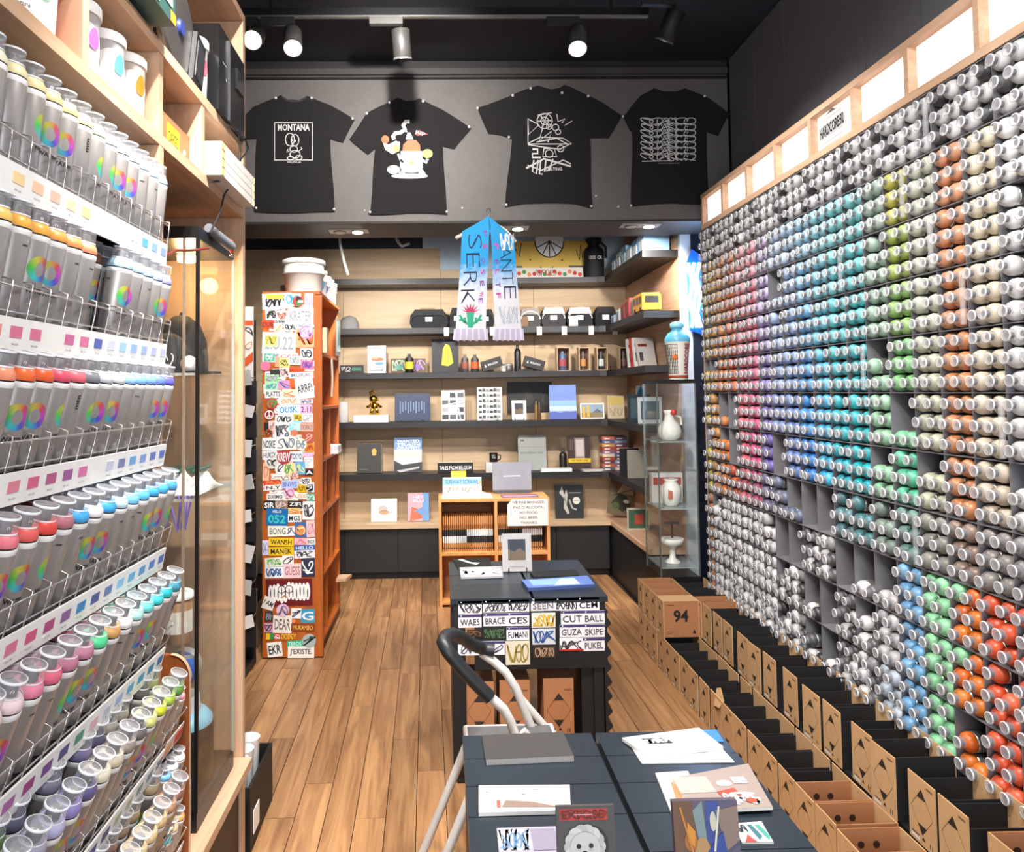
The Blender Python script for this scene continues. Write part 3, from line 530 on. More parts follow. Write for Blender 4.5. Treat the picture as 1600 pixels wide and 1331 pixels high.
# gold helmet, fabrics, roll, jar, big can
t = thing('gold_helmet', 'shiny gold helmet shape at the left of the fabric shelf', 'helmet', (-.955, 2.28, 1.302)); g = mat('c8a868', .22, .9)
B().rev([(.085, 1.302), (.088, 1.33), (.094, 1.40), (.082, 1.455), (.05, 1.485), (.004, 1.495)], g, T(-.955, 2.28, 0), 24).build('shell', t); B().rev([(.092, 1.302), (.098, 1.306), (.098, 1.314), (.09, 1.318)], mat('e8e0d0', .4), T(-.955, 2.28, 0), 24).build('brim', t)
def cloth(name, label, cx, cy, z, w, d, h, col, seed, stripe=None):
    rg = random.Random(seed); N = 14; vs = []; fs = []; ph = [rg.uniform(0, 6) for _ in range(6)]
    for i in range(N + 1):
        for j in range(N + 1):
            u, v = i / N * 2 - 1, j / N * 2 - 1; e = max(0, 1 - abs(u) ** 3) * max(0, 1 - abs(v) ** 3)
            vs.append((cx + u * w / 2, cy + v * d / 2, z + .004 + h * e * (.55 + .45 * math.sin(u * 5 + ph[0]) * math.sin(v * 4 + ph[1]) + .12 * math.sin(u * 13 + v * 9 + ph[2]))))
    for i in range(N):
        for j in range(N): a = i * (N + 1) + j; fs.append((a, a + N + 1, a + N + 2, a + 1))
    t = thing(name, label, 'fabric', (cx, cy, z)); o = B().add(vs, fs, mat(col, .9), None, True).build('cloth', t); md = o.modifiers.new('s', 'SOLIDIFY'); md.thickness = .004
    if stripe: 
        for k in (-.5, 0.1, .6): B().tube([(cx + k * w / 2, cy + (j / 7 - 1) * d / 2 * .8, z + h * .9) for j in range(1, 14)], .006, mat(stripe, .9), 5).build('stripe', t)
cloth('folded_scarf', 'white scarf with green stripes folded on the tower shelf', -.80, 2.33, 1.302, .17, .26, .075, 'e8e6de', 3, '2c5a44')
cloth('folded_scarf', 'blue and white patterned scarf beside the gold helmet', -.89, 2.20, 1.302, .07, .08, .06, 'a8b8dc', 8, '3050a0')
t = thing('scarf_fringe', 'purple tasselled fringe hanging over the glass shelf', 'fringe', (-.79, 2.17, 1.30)); rg = random.Random(4)
for k in range(26):
    x = -.96 + k * .0095 ; b = B().tube([(x, 2.165, 1.31), (x + rg.uniform(-.01, .015), 2.159, 1.29), (x + rg.uniform(-.015, .02), 2.159, 1.275 - (.05 if k > 16 else .012) - rg.random() * .02)], .0028, mat(rg.choice(('5a4690', '7a66b4', '4a3a80')), .9), 5).build('tassel', t)
def jar(name, label, cat, x, y, z, r, h, col, lid=None, band=None):
    t = thing(name, label, cat, (x, y, z)); B().rev([(r * .9, z), (r, z + .006), (r, z + h * .9), (r * .92, z + h)], col, T(x, y, 0), 20).build('body', t)
    if lid: B().rev([(r * 1.06, z + h), (r * 1.08, z + h + .004), (r * 1.06, z + h + .018), (r * .9, z + h + .022)], lid, T(x, y, 0), 20).build('lid', t)
    if band: B().ring([(r * 1.01, z + h * .25), (r * 1.01, z + h * .75)], mat(band, .6), T(x, y, 0), 20).build('label_band', t)
    return t
jar('glass_jar', 'clear jar with white lid and brown content on the tower shelf', 'jar', -.80, 2.28, .857, .042, .13, mat('a8805c', .3), WHITE, 'd8d0c4')
t = thing('paper_roll', 'white paper roll with blue wrapper lying on the tower bottom shelf', 'roll', (-.85, 2.30, .86)); 
M = T(-.80, 2.19, .765) @ Matrix.Rotation(-math.pi / 2, 4, 'X'); t.location = (-.8, 2.25, .72)
B().rev([(.018, 0), (.05, 0), (.052, .004), (.052, .16), (.018, .16)], mat('d8d8da', .5), M, 22).build('roll', t); B().ring([(.053, .06), (.053, .12)], mat('2c5cb0', .5), M, 22).build('wrapper', t)
B().box(x0 + .005, x1 - .01, y0 + .008, y1 - .008, .706, .712, GLASS).build('glass_shelf', gt)
t = thing('blue_tin', 'small dark blue box beside the paper roll', 'box', (-.90, 2.20, .713)); B().box(-.925, -.875, 2.175, 2.235, .713, .83, mat('2a2c6c', .4)).build('body', t)
b = B(); art(b, FM('-y', (-.925, 2.175, .713)), .05, .117, [('t', .5, .7, .8, .1, 'MTN', WHITE), ('r', .1, .1, .9, .3, 'd04038')]); b.build('print', t)
t = thing('giant_can', 'oversized black can with pale blue collar standing in the tower', 'spray can', (-.80, 2.33, .422)); M = T(-.80, 2.33, .422)
B().rev([(.085, 0), (.09, .006), (.09, .165), (.086, .172)], mat('141212', .35), M, 28).build('can_body', t); B().rev([(.086, .172), (.086, .186), (.07, .205), (.05, .212)], mat('8cc4dc', .4), M, 28).build('collar_dome', t); B().rev([(.052, .212), (.048, .255), (.046, .258)], CAPR, M, 24).build('clear_cap', t)
B().box(-.09, -.05, -.0915, -.088, .02, .07, WHITE, T(-.73, 2.33, .422)).build('sticker', t)
# power strip and cables
t = thing('power_strip', 'grey power strip with orange ring hanging beside the glass tower', 'power strip', atx(343, 371, -.69)); a, c = atx(325, 356, -.70), atx(362, 386, -.66)
B().tube([a, c], .016, mat('6a6c70', .5), 10).build('body', t); B().tube([c + Vector((0, .016 * math.cos(k * .6), .02 * math.sin(k * .6))) for k in range(11)], .004, mat('e0502c', .5), 6).build('ring', t); B().sphere(c + Vector((0, 0, -.025)), .008, CHROME, 6).build('plug', t)
for lab, pts in (('black cable looping down from the printer box', [(355, 195), (372, 205), (375, 235), (372, 270), (350, 305), (345, 330), (328, 365)]), ('thin black cable hanging past the keyboard boxes', [(331, 284), (345, 283), (372, 255), (388, 232), (382, 215)]), ('thin dark red cable across the top of the glass tower', [(258, 400), (275, 391), (300, 391), (326, 388)])):
    tag(B().tube([atx(x, y, -.668) for x, y in pts], .0035, mat('181414', .5) if 'red' not in lab else mat('6a1c10', .5), 6).build('cable'), lab, 'cable')
# ------------------------------------------------------------------ goods on top shelves
def tub(label, x, y, z, r, h, drop, body=FROST):
    t = thing('paint_tub', label, 'tub', (x, y, z)); M = T(x, y, z)
    B().rev([(r * .84, 0), (r * .86, .004), (r * .97, h * .84)], body, M, 24).build('body', t); B().rev([(r * 1.04, h * .84), (r * 1.05, h * .86), (r * 1.04, h * .97), (r * .96, h)], mat('f4f2f0', .4), M, 24).build('lid', t)
    vs = []; fs = []; N = 12
    for i in range(N + 1):
        a = -1.9 + i * 2.2 / N; top = h * (.28 + .44 * math.sin(math.pi * (i + .6) / (N + 1.2)) ** .5); rb, rt_ = r * .875, r * (.86 + .11 * top / (h * .84)) + .0015
        vs += [((rb + .0005) * math.cos(a), (rb + .0005) * math.sin(a), .012), (rt_ * math.cos(a), rt_ * math.sin(a), top)]
    for i in range(N): fs.append((2 * i, 2 * i + 2, 2 * i + 3, 2 * i + 1))
    lb_ = B().add(vs, fs, WHITE, M).build('label_sheet', t); b = B(); vs = []
    for i in range(16):
        a = 2 * math.pi * i / 16; uu, vv = .014 * r / .045 * math.sin(a) * (1 - .25 * math.cos(a)), .024 * r / .045 * math.cos(a); an = -.35 + uu / r; q = r * (.86 + .11 * (h * .52 + vv) / (h * .84)) + .0035; vs.append((q * math.cos(an), q * math.sin(an), h * .52 + vv))
    b.add(vs, [tuple(range(16))], mat(drop, .5), M).build('colour_drop', lb_)
    b = B(); vs, fs = text_geo('montana', .01); b.add([((r * .9 + .0035) * math.cos(-.95 + x_ * .5), (r * .9 + .0035) * math.sin(-.95 + x_ * .5), h * .2 + y_ * h * .04) for x_, y_ in vs], fs, INK, M).build('lettering', lb_)
tub('large red tub with white label and green drop on the cabinet shelf', -.77, 1.335, 2.253, .075, .195, '8fd8a0', mat('c8402c', .4))
tub('white tub with purple drop label on the cabinet shelf', -.745, 1.52, 2.253, .043, .165, 'c060c8'); tub('white tub with turquoise drop label on the cabinet shelf', -.738, 1.625, 2.253, .043, .15, '58c0b4'); tub('white tub with orange drop label on the cabinet shelf', -.738, 1.735, 2.253, .045, .15, 'f07818', clear('peach_tub', (.9, .8, .75), (.85, .7, .62), .6, .2))
t = thing('green_box', 'long dark green box with white print overhanging the top shelf', 'box', (-.73, 1.62, 2.50)); M = T(-.74, 1.655, 2.505)
B().box(-.12, .10, -.22, .13, 0, .075, mat('2f4f4a', .5), M).build('carton', t); b = B(); art(b, M @ FM('+x', (.10, -.22, 0)), .35, .075, [('r', .03 + k * .19, .48, .18 + k * .19, .9, 'e4dcd4') for k in range(5)] + [('r', .35, .12, .7, .3, 'e8e8e4'), ('r', .9, 0, 1, .35, 'e0a030')]); b.build('print', t)
B().box(-.85, -.70, 1.46, 1.76, 2.486, 2.505, mat('8a5a48', .6)).build('tray', t)
t = thing('hoop_fan', 'large dark oval hoop leaning on the top shelf behind the green box', 'hoop', (-.74, 1.93, 2.486)); M = T(-.715, 2.00, 2.61) @ Matrix.Rotation(.0, 4, 'Z') @ Matrix.Rotation(math.pi / 2, 4, 'Y')
B().rev([(.108, -.012), (.122, -.012), (.122, .012), (.108, .012)], mat('3c3836', .4), M, 32).build('rim', t); B().rev([(.108, -.006), (.108, .006)], mat('1a1919', .6), M, 32).build('disc', t); B().rev([(.03, .006), (.02, .02)], mat('2c3a78', .4), M, 14).build('hub', t)
t = thing('black_pad', 'small black framed pad leaning on the top shelf', 'pad', (-.73, 2.05, 2.486)); M = T(-.692, 2.10, 2.487) @ Matrix.Rotation(-.25, 4, 'X'); B().box(-.01, .004, -.04, .04, 0, .16, mat('1a1a1a', .4), M).build('frame', t); B().box(.004, .006, -.028, .028, .02, .14, mat('303034', .3), M).build('pad', t)
tub('white tub with clear top and red drop beside the black printer', -.738, 2.205, 2.486, .046, .19, 'e05868')
t = thing('printer_box', 'tall glossy black machine standing at the end of the top shelf', 'machine', (-.78, 2.42, 2.486)); G = mat('131314', .22)
B().box(-.88, -.675, 2.265, 2.56, 2.487, 2.76, G).build('body', t); B().box(-.675, -.668, 2.36, 2.37, 2.487, 2.75, mat('3c3c40', .2)).build('seam', t); B().box(-.675, -.668, 2.45, 2.53, 2.63, 2.70, mat('2a2a2e', .1)).build('display', t); b = B(); art(b, FM('+x', (-.674, 2.28, 2.487)), .08, .27, [('r', .2, .6, .7, .62, 'a0a0a0'), ('c', .7, .45, .06, 'c0c0c0')]); b.build('print', t)
t = thing('kraft_box', 'brown box with yellow CARGO label in the cabinet cubby', 'box', (-.80, 1.97, 2.253)); B().box(-.98, -.72, 1.85, 2.13, 2.253, 2.35, mat('a8744c', .7)).build('carton', t)
b = B(); art(b, FM('+x', (-.72, 1.95, 2.262)), .095, .07, [('r', 0, 0, 1, 1, 'e8cc28'), ('t', .5, .5, .8, .5, 'CARGO', INK)]); b.build('label_sheet', t); B().rev([(.008, 0), (.008, .002)], WHITE, FM('+x', (-.72, 2.085, 2.29)), 12).build('hole', t)
for k in range(4): t = tag(B().box(-.98, -.64, 2.175, 2.555, 2.254 + k * .026, 2.278 + k * .026, mat('d8d4cc', .6)).box(-.64, -.638, 2.175, 2.2, 2.256 + k * .026, 2.276 + k * .026, mat('e8d870', .6)).box(-.66, -.639, 2.555, 2.557, 2.256 + k * .026, 2.276 + k * .026, mat('e8c020', .6)).build('flat_carton', loc=(-.8, 2.36, 2.254 + k * .026)), 'flat white carton with yellow end in the cubby stack, %s from the bottom' % ORD[k], 'carton', 'stacked flat cartons in the cubby')
# ------------------------------------------------------------------ t-shirts pinned to the header wall
YT = 4.694
def tee(label, poly, pins, prints, neck=None):
    c = at(sum(p[0] for p in poly) / len(poly), sum(p[1] for p in poly) / len(poly), YT); t = thing('t_shirt', label, 't-shirt', (c.x, YT, c.z), 'black t-shirts pinned to the wall')
    pts = []; n_ = len(poly)
    for i in range(n_):                                        # slightly wavy cloth outline
        a, b2 = Vector(poly[i]), Vector(poly[(i + 1) % n_]); L = (b2 - a).length
        for k in range(3): q = a.lerp(b2, k / 3); nn = Vector((a.y - b2.y, b2.x - a.x)).normalized() * (min(1.4, L * .012) * math.sin(k * math.pi / 3) * (1 if i % 2 else -1)); pts.append(q + nn)
    w3 = [at(p.x, p.y, YT) for p in pts]
    B().ext([(p.x, p.z) for p in w3], .0, .009, mat('1d1b1c', .95), FM('-y', (0, YT + .004, 0))).build('shirt_cloth', t)
    pm = B()
    for x, y in pins: B().sphere(at(x, y, YT - .012), .0085, mat('f4f0e8', .3), 6).build('pin', t)
    b = B(); prints(b, lambda x, y: (lambda v: (v.x, v.z))(at(x, y, YT - .006))); b.build('chest_print', t)
    if neck: b = B(); M = FM('-y', (0, YT - .0065, 0)); b.line([(lambda v: (v.x, v.z))(at(x, y, YT - .006)) for x, y in neck], .012, 0, '2e2c2d', M).build('neck_band', t)
    return t
MP = FM('-y', (0, YT - .0062, 0)); Wp = mat('e8e6e2', .7)
def pr1(b, q):
    f = [q(429, 192), q(488, 192), q(488, 250), q(429, 250), q(429, 192)]; b.line(f, .006, 0, Wp, MP); c = q(459, 199); b.text('MONTANA', c[0], c[1], .205, .043, .0002, Wp, MP, 0, .03)
    def L(pts, w=.006): b.line([q(*p) for p in pts], w, .0001, Wp, MP)
    def O(x, y, rx, ry): L([(x + rx * math.cos(k * .42), y + ry * math.sin(k * .42)) for k in range(16)])
    O(453, 218, 7, 10); O(461, 219, 6, 9); O(459, 233, 6, 5); O(461, 241, 8, 6); O(454, 247, 5, 2.5); O(467, 246, 5, 3.5); L([(452, 236), (448, 238), (450, 233)]); L([(467, 236), (472, 232), (470, 230)])
    b.circ(*q(456, 219), .008, .0003, Wp, MP); b.circ(*q(461, 220), .007, .0003, Wp, MP); c = q(459.5, 253); b.text('VALENCIA', c[0], c[1], .09, .014, .0002, Wp, MP)
def pr2(b, q):
    P = lambda pts, c, z=0.: b.flat([q(*p) for p in pts], z, c, MP)
    E2 = lambda x, y, rx, ry, c, z=0., n=18: b.flat([q(x + rx * math.cos(2 * math.pi * k / n), y + ry * math.sin(2 * math.pi * k / n)) for k in range(n)], z, c, MP)
    b.line([q(*p) for p in ((640, 190), (634, 190), (630, 196), (633, 202), (626, 207), (618, 208), (614, 213), (616, 218))], .026, 0, Wp, MP)
    E2(640, 275, 29, 4, Wp); P([(626, 236), (660, 236), (661, 262), (655, 268), (632, 268), (625, 262)], Wp, .0002); E2(643, 266, 17, 4, 'd8d4d0', .0003); P([(629, 236), (630, 226), (637, 219), (650, 219), (656, 226), (657, 236)], 'e8641c', .0004)
    P([(634, 218), (635, 213), (637, 207), (641, 207), (644, 213), (646, 218)], Wp, .0004); E2(602, 218, 6, 6.5, 'e8642c', .0004); P([(598, 222), (607, 226), (618, 220), (625, 222), (624, 236), (613, 241), (602, 234)], 'e4e2c8', .0003); E2(619, 232, 5, 6, 'dcdc50', .0005)
    E2(668, 240, 8, 7, 'd8d860', .0003); E2(615, 265, 10, 7, 'e8e4c0', .0003); b.line([q(622, 240), q(626, 250), q(630, 254)], .016, .0002, Wp, MP); b.line([q(660, 250), q(666, 254), q(668, 248)], .018, .0002, Wp, MP)
    P([(624, 268), (632, 268), (634, 273), (622, 275)], 'f0e4d8', .0004); P([(654, 266), (660, 264), (666, 273), (654, 274)], 'f0e4d8', .0004); E2(643, 254, 2.5, 2.5, 'dcd850', .0006)
    P([(648, 209), (655, 203), (660, 206), (670, 210), (660, 211), (652, 212)], 'd84030', .0004); c = q(657, 208); b.text('Rip', c[0], c[1], .06, .03, .0006, 'f4e8e0', MP, -.1); E2(635, 205.5, 1.5, 1.2, Wp, .0005)
def pr3(b, q):
    L = lambda pts, w=.007, z=0.: b.line([q(*p) for p in pts], w, z, Wp, MP)
    O = lambda x, y, r, w=.006: L([(x + r * math.cos(k * .42), y + r * math.sin(k * .42)) for k in range(16)], w)
    O(851, 189, 12); O(851, 189, 6)
    for a in range(6): L([(851 + 12 * math.cos(a), 189 + 12 * math.sin(a)), (851 - 12 * math.cos(a), 189 - 12 * math.sin(a))], .004)
    L([(825, 186), (842, 195), (826, 210), (825, 185), (825, 225), (893, 225)]); L([(862, 176), (840, 180)]); L([(870, 178), (872, 190), (883, 186), (878, 192)]); O(868, 199, 5); O(872, 206, 4); O(858, 198, 4); L([(882, 196), (894, 189)], .005); L([(848, 200), (842, 220), (862, 205), (856, 222)])
    L([(825, 224), (845, 214), (880, 216), (893, 224), (875, 233), (850, 230), (825, 226)]); L([(838, 222), (870, 216), (888, 226)]); L([(832, 233), (840, 233), (840, 240), (832, 240), (832, 246), (845, 246)], .012); L([(850, 232), (848, 245), (870, 245), (866, 232), (850, 232)], .007); O(858, 240, 6); O(876, 232, 5)
    L([(822, 263), (850, 248), (892, 260)], .012); L([(824, 258), (846, 266), (880, 250), (892, 256)], .008); L([(834, 250), (832, 268), (838, 272), (841, 250)], .01); L([(845, 250), (843, 272), (848, 272)], .01); L([(853, 250), (851, 268), (858, 266), (864, 248)], .01); c = q(865, 264); b.text('CULTING', c[0], c[1], .11, .02, .0004, Wp, MP, 0, .03)
def pr4(b, q):
    for r in range(7):
        for k in range(6):
            a = q(1004 + k * 13.5 + (r % 2), 195 + r * 9.2); c = q(1016 + k * 13.5, 185 + r * 9.2); b.scrib(a[0] - .01, a[1] - .008, c[0] + .012, c[1] + .006, .0001 * k, Wp, MP, 40 + k, 1, .0055)
    b.line([q(1003, 252), q(1050, 251)], .006, 0, Wp, MP); c = q(1045, 255); b.text('THE CULT KREW & CO', c[0], c[1], .14, .008, .0003, 'b0aeac', MP)
tee('black t-shirt with boxed MONTANA print, leftmost on the header wall', [(431, 153), (439, 149), (449, 156), (468, 157), (480, 150), (487, 153), (515, 164), (554, 187), (536, 223), (516, 217), (519, 270), (523, 331), (460, 333), (398, 331), (400, 270), (402, 217), (380, 218), (362, 200), (395, 168)], [(431, 153), (487, 153), (551, 185), (400, 325), (522, 327)], pr1, [(440, 151), (449, 157), (459, 158.5), (470, 157.5), (479, 152)])
tee('black t-shirt with orange and white spray can cartoon print', [(608, 160), (622, 153), (634, 158), (646, 158), (655, 154), (661, 157), (690, 171), (736, 201), (709, 233), (692, 229), (695, 280), (698, 335), (640, 333), (578, 336), (582, 285), (586, 233), (575, 242), (546, 218), (573, 177)], [(608, 160), (661, 158), (573, 177), (733, 198), (578, 331), (698, 331)], pr2)
tee('black t-shirt with white tangled line graphic, between cartoon shirt and lettered shirt', [(840, 134), (850, 137), (862, 140), (874, 138), (882, 133), (893, 137), (918, 149), (945, 163), (972, 181), (951, 216), (922, 216), (923, 270), (926, 326), (900, 319), (855, 317), (820, 318), (789, 324), (794, 270), (800, 218), (785, 212), (763, 209), (746, 169), (800, 149), (829, 137)], [(829, 138), (801, 149), (746, 169), (795, 214), (919, 150), (791, 320), (924, 322), (878, 145)], pr3)
tee('black t-shirt with seven stacked rows of white lettering, rightmost', [(1022, 138), (1036, 143), (1058, 143), (1070, 138), (1101, 150), (1140, 178), (1122, 212), (1104, 206), (1108, 320), (1050, 318), (986, 323), (988, 260), (988, 206), (983, 202), (974, 183), (1000, 150)], [(973, 182), (986, 321), (1101, 150)], pr4)
for k, (x, y) in enumerate(((931, 306), (570, 329), (722, 325), (966, 323))): tag(B().sphere(at(x, y, 4.695), .007, mat('f0ece4', .3), 6).build('wall_pin'), 'loose white pin in the header wall, %s' % ('right of the line graphic shirt', 'left of the cartoon shirt hem', 'right of the cartoon shirt hem', 'left of the lettered shirt hem')[k], 'pin')
# ------------------------------------------------------------------ hanging scarf
YS = 4.63; sc = thing('printed_scarf', 'blue and white printed scarf with lilac fringe on a hanger', 'scarf', at(763, 440, YS))
sm = bpy.data.materials.new('scarf_dye'); sm.use_nodes = True; n = sm.node_tree; pb = n.nodes['Principled BSDF']; pb.inputs['Roughness'].default_value = .9
tc = n.nodes.new('ShaderNodeTexCoord'); sx = n.nodes.new('ShaderNodeSeparateXYZ'); n.links.new(tc.outputs['Object'], sx.inputs[0]); nz = n.nodes.new('ShaderNodeTexNoise'); nz.inputs['Scale'].default_value = 30; n.links.new(tc.outputs['Object'], nz.inputs['Vector'])
q = mth('ADD', sx.outputs[2], mth('MULTIPLY', mth('SUBTRACT', nz.outputs['Fac'], .5), .18)); rp = n.nodes.new('ShaderNodeValToRGB'); n.links.new(mth('ADD', q, .5), rp.inputs[0])
rp.color_ramp.elements[0].position = .42; rp.color_ramp.elements[0].color = lin('eceaf0'); rp.color_ramp.elements[1].position = .62; rp.color_ramp.elements[1].color = lin('2f9cd8'); n.links.new(rp.outputs[0], pb.inputs['Base Color'])
SM = FM('-y', (0, YS, 0)); Q = lambda x, y: (lambda v: (v.x, v.z))(at(x, y, YS))
for nm, poly in (('scarf_strand', [(762, 338), (752, 345), (722, 362), (718, 430), (712, 515), (759, 515), (761, 440), (764, 372), (767, 352)]), ('scarf_strand', [(762, 338), (770, 343), (803, 372), (808, 440), (815, 516), (774, 516), (770, 450), (768, 382), (765, 352)])):
    B().ext([Q(*p) for p in poly], -.002, .006, sm, SM).build(nm, sc)
FP = mat('cfc4dc', .9); FP2 = mat('e8e4f0', .9)
for x0, x1 in ((711, 760), (773, 816)):
    for k in range(17):
        x = x0 + (x1 - x0) * k / 16; B().ext([Q(x - 1.6, 514), Q(x + 1.6, 514), Q(x + 1.4 + (x - (x0 + x1) / 2) * .08, 531 + (k % 3)), Q(x - 1.4 + (x - (x0 + x1) / 2) * .08, 531 + (k % 3))], -.001 , .007 + .001 * (k % 2), FP if k % 3 else FP2, SM).build('fringe_tassel', sc)
bl, br = B(), B(); NAVY = mat('1c3050', .8); PK = mat('c84c9c', .8); bb = lambda x: bl if x < 767 else br
for ch, x, y, wd in (('S', 742, 378, .085), ('E', 739, 407, .085), ('R', 735, 436, .085), ('K', 731, 464, .085), ('A', 790, 395, .07), ('N', 791, 415, .07), ('T', 793, 435, .07), ('E', 797, 457, .075)): v = Q(x, y); bb(x).text(ch, v[0], v[1], wd * 1.1, wd, .0072, NAVY, SM, -1.55, -.02)
for i, (ch, x, y) in enumerate((('P', 758, 365), ('S', 758, 385), ('O', 755, 407), ('S', 754, 425), ('E', 753, 443), ('W', 752, 460), ('E', 751, 470), ('F', 775, 385), ('F', 776, 410), ('L', 777, 425), ('T', 778, 445), ('F', 779, 462))): v = Q(x, y); bb(x).text(ch, v[0], v[1], .035, .028, .0074, PK if i % 2 else mat('8a4cb0', .8), SM, -1.5, .02)
v = Q(790, 378); br.scrib(v[0] - .035, v[1] - .06, v[0] + .05, v[1] + .06, .0078, WHITE, SM, 3, 3, .006)
GR = mat('3cb890', .8); RP = mat('d0406c', .8)
for k in range(9): a = -1.5 + k * .375; v = Q(735, 490); bl.flat([(v[0] - .014, v[1]), (v[0] + .014, v[1]), (v[0] + .075 * math.sin(a), v[1] + .07 * math.cos(a))], .0076 + k * .0001, RP, SM)
for s in (-1, 1):
    for px_ in ([(735, 508), (735 + s * 10, 503), (735 + s * 17, 492)], [(735 + s * 8, 504), (735 + s * 9, 496)], [(735 + s * 13, 500), (735 + s * 18, 500)]): bl.line([Q(*q) for q in px_], .014, .0087, GR, SM)
bl.flat([Q(731, 512), Q(739, 512), Q(741, 488), (Q(729, 488))], .0088, GR, SM); v = Q(795, 495); br.scrib(v[0] - .06, v[1] - .05, v[0] + .06, v[1] + .07, .0075, mat('b4bcc8', .8), SM, 9, 4, .003)
bl.build('scarf_print', sc); br.build('scarf_print', sc)
hg = thing('coat_hanger', 'pale wooden coat hanger holding the blue scarf', 'hanger', at(763, 350, YS + .012)); hm = mat('e4d8c4', .5)
B().tube([at(712, 372, YS + .012), at(735, 360, YS + .012), at(763, 343, YS + .012), at(790, 360, YS + .012), at(806, 378, YS + .012)], .011, hm, 8).build('shoulder_bar', hg)
B().tube([at(763, 343, YS + .012), at(763, 335, YS + .012), at(767, 331, YS + .012), at(765, 326, YS + .012), at(760, 327, YS + .02), at(760, 331, 4.69)], .004, CHROME, 6).build('hook', hg)
# ------------------------------------------------------------------ sticker covered column / side of the orange shelf
YC = 4.552; k0 = thing('orange_bookcase', 'tall orange stained shelf unit with its end covered in stickers', 'shelf unit', (-.92, 5.0, 0))
B().box(-1.09, -.765, YC, YC + .022, .01, 2.215, ORANGEW).build('end_panel', k0); B().box(-1.09, -1.07, YC + .022, 5.46, .01, 2.215, ORANGEW).build('back_panel', k0); B().box(-1.07, -.745, 5.44, 5.46, .01, 2.215, ORANGEW).build('far_panel', k0)
B().box(-.765, -.725, YC + .002, YC + .026, .01, 2.21, ORANGEW).build('front_stile', k0)
B().box(-1.09, -.735, YC, 5.46, 2.216, 2.236, ORANGEW).build('top_board', k0)
for z in (1.84, 1.50, 1.17, .84, .45, .06): B().box(-1.07, -.74, YC + .027, 5.439, z, z + .018, ORANGEW).build('shelf', k0)
for y, z0, z1 in ((4.86, .858, 1.168), (5.15, .468, .838), (4.9, .078, .448), (5.05, 1.188, 1.498), (4.72, .468, .838), (4.93, .468, .838), (5.25, .858, 1.168)): B().box(-1.07, -.75, y, y + .016, z0, z1, ORANGEW).build('partition', k0)
b = B()
for i in range(26): b.rev([(.003, 0), (.003, .001)], mat('6a3010'), FM('+x', (-.7248, YC + .014, .2 + i * .075)), 8)
b.build('peg_holes', k0)
tag(B().box(-.86, -.70, 5.075, 5.25, 1.189, 1.215, WHITE).box(-.85, -.70, 5.075, 5.24, 1.216, 1.245, mat('d8d8dc', .6)).build('paper_stack', loc=(-.78, 5.1, 1.188)), 'white stacked papers on an orange shelf', 'papers')
tag(B().box(-.85, -.71, 4.66, 4.74, 1.859, 2.02, mat('c8b898', .6)).build('small_box', loc=(-.78, 4.7, 1.859)), 'pale box on the upper orange shelf', 'box')
t = thing('clip_board_frame', 'clear framed card hanging at the far end of the orange shelf', 'frame', (-.73, 5.30, 1.95)); B().box(-.735, -.728, 5.24, 5.42, 1.87, 2.14, mat('52605c', .3)).build('card', t); B().box(-.728, -.724, 5.26, 5.40, 1.90, 2.12, mat('7c8c88', .2)).build('glazing', t)
tag(B().tube([(-.733, 5.02, 1.836), (-.728, 5.02, 1.70), (-.735, 5.03, 1.58)], .008, mat('d8b8a0', .6), 6).build('strap'), 'pale strap hanging from an orange shelf', 'strap')
B().ext([(-.75, 5.30), (-.68, 5.32), (-.655, 5.44), (-.75, 5.44)], .265, .285, PLY).build('jutting_board', k0)
ST = []
def S(x0, y0, x1, y1, c, k=None, t=None, tcol='202024', rot=0): ST.append((x0, y0, x1, y1, c, k, t, tcol, rot))
def SO(x, y, r, c, k='o', t=None, tcol='202024'): ST.append((x - r, y - r, x + r, y + r, c, k, t, tcol, 0))
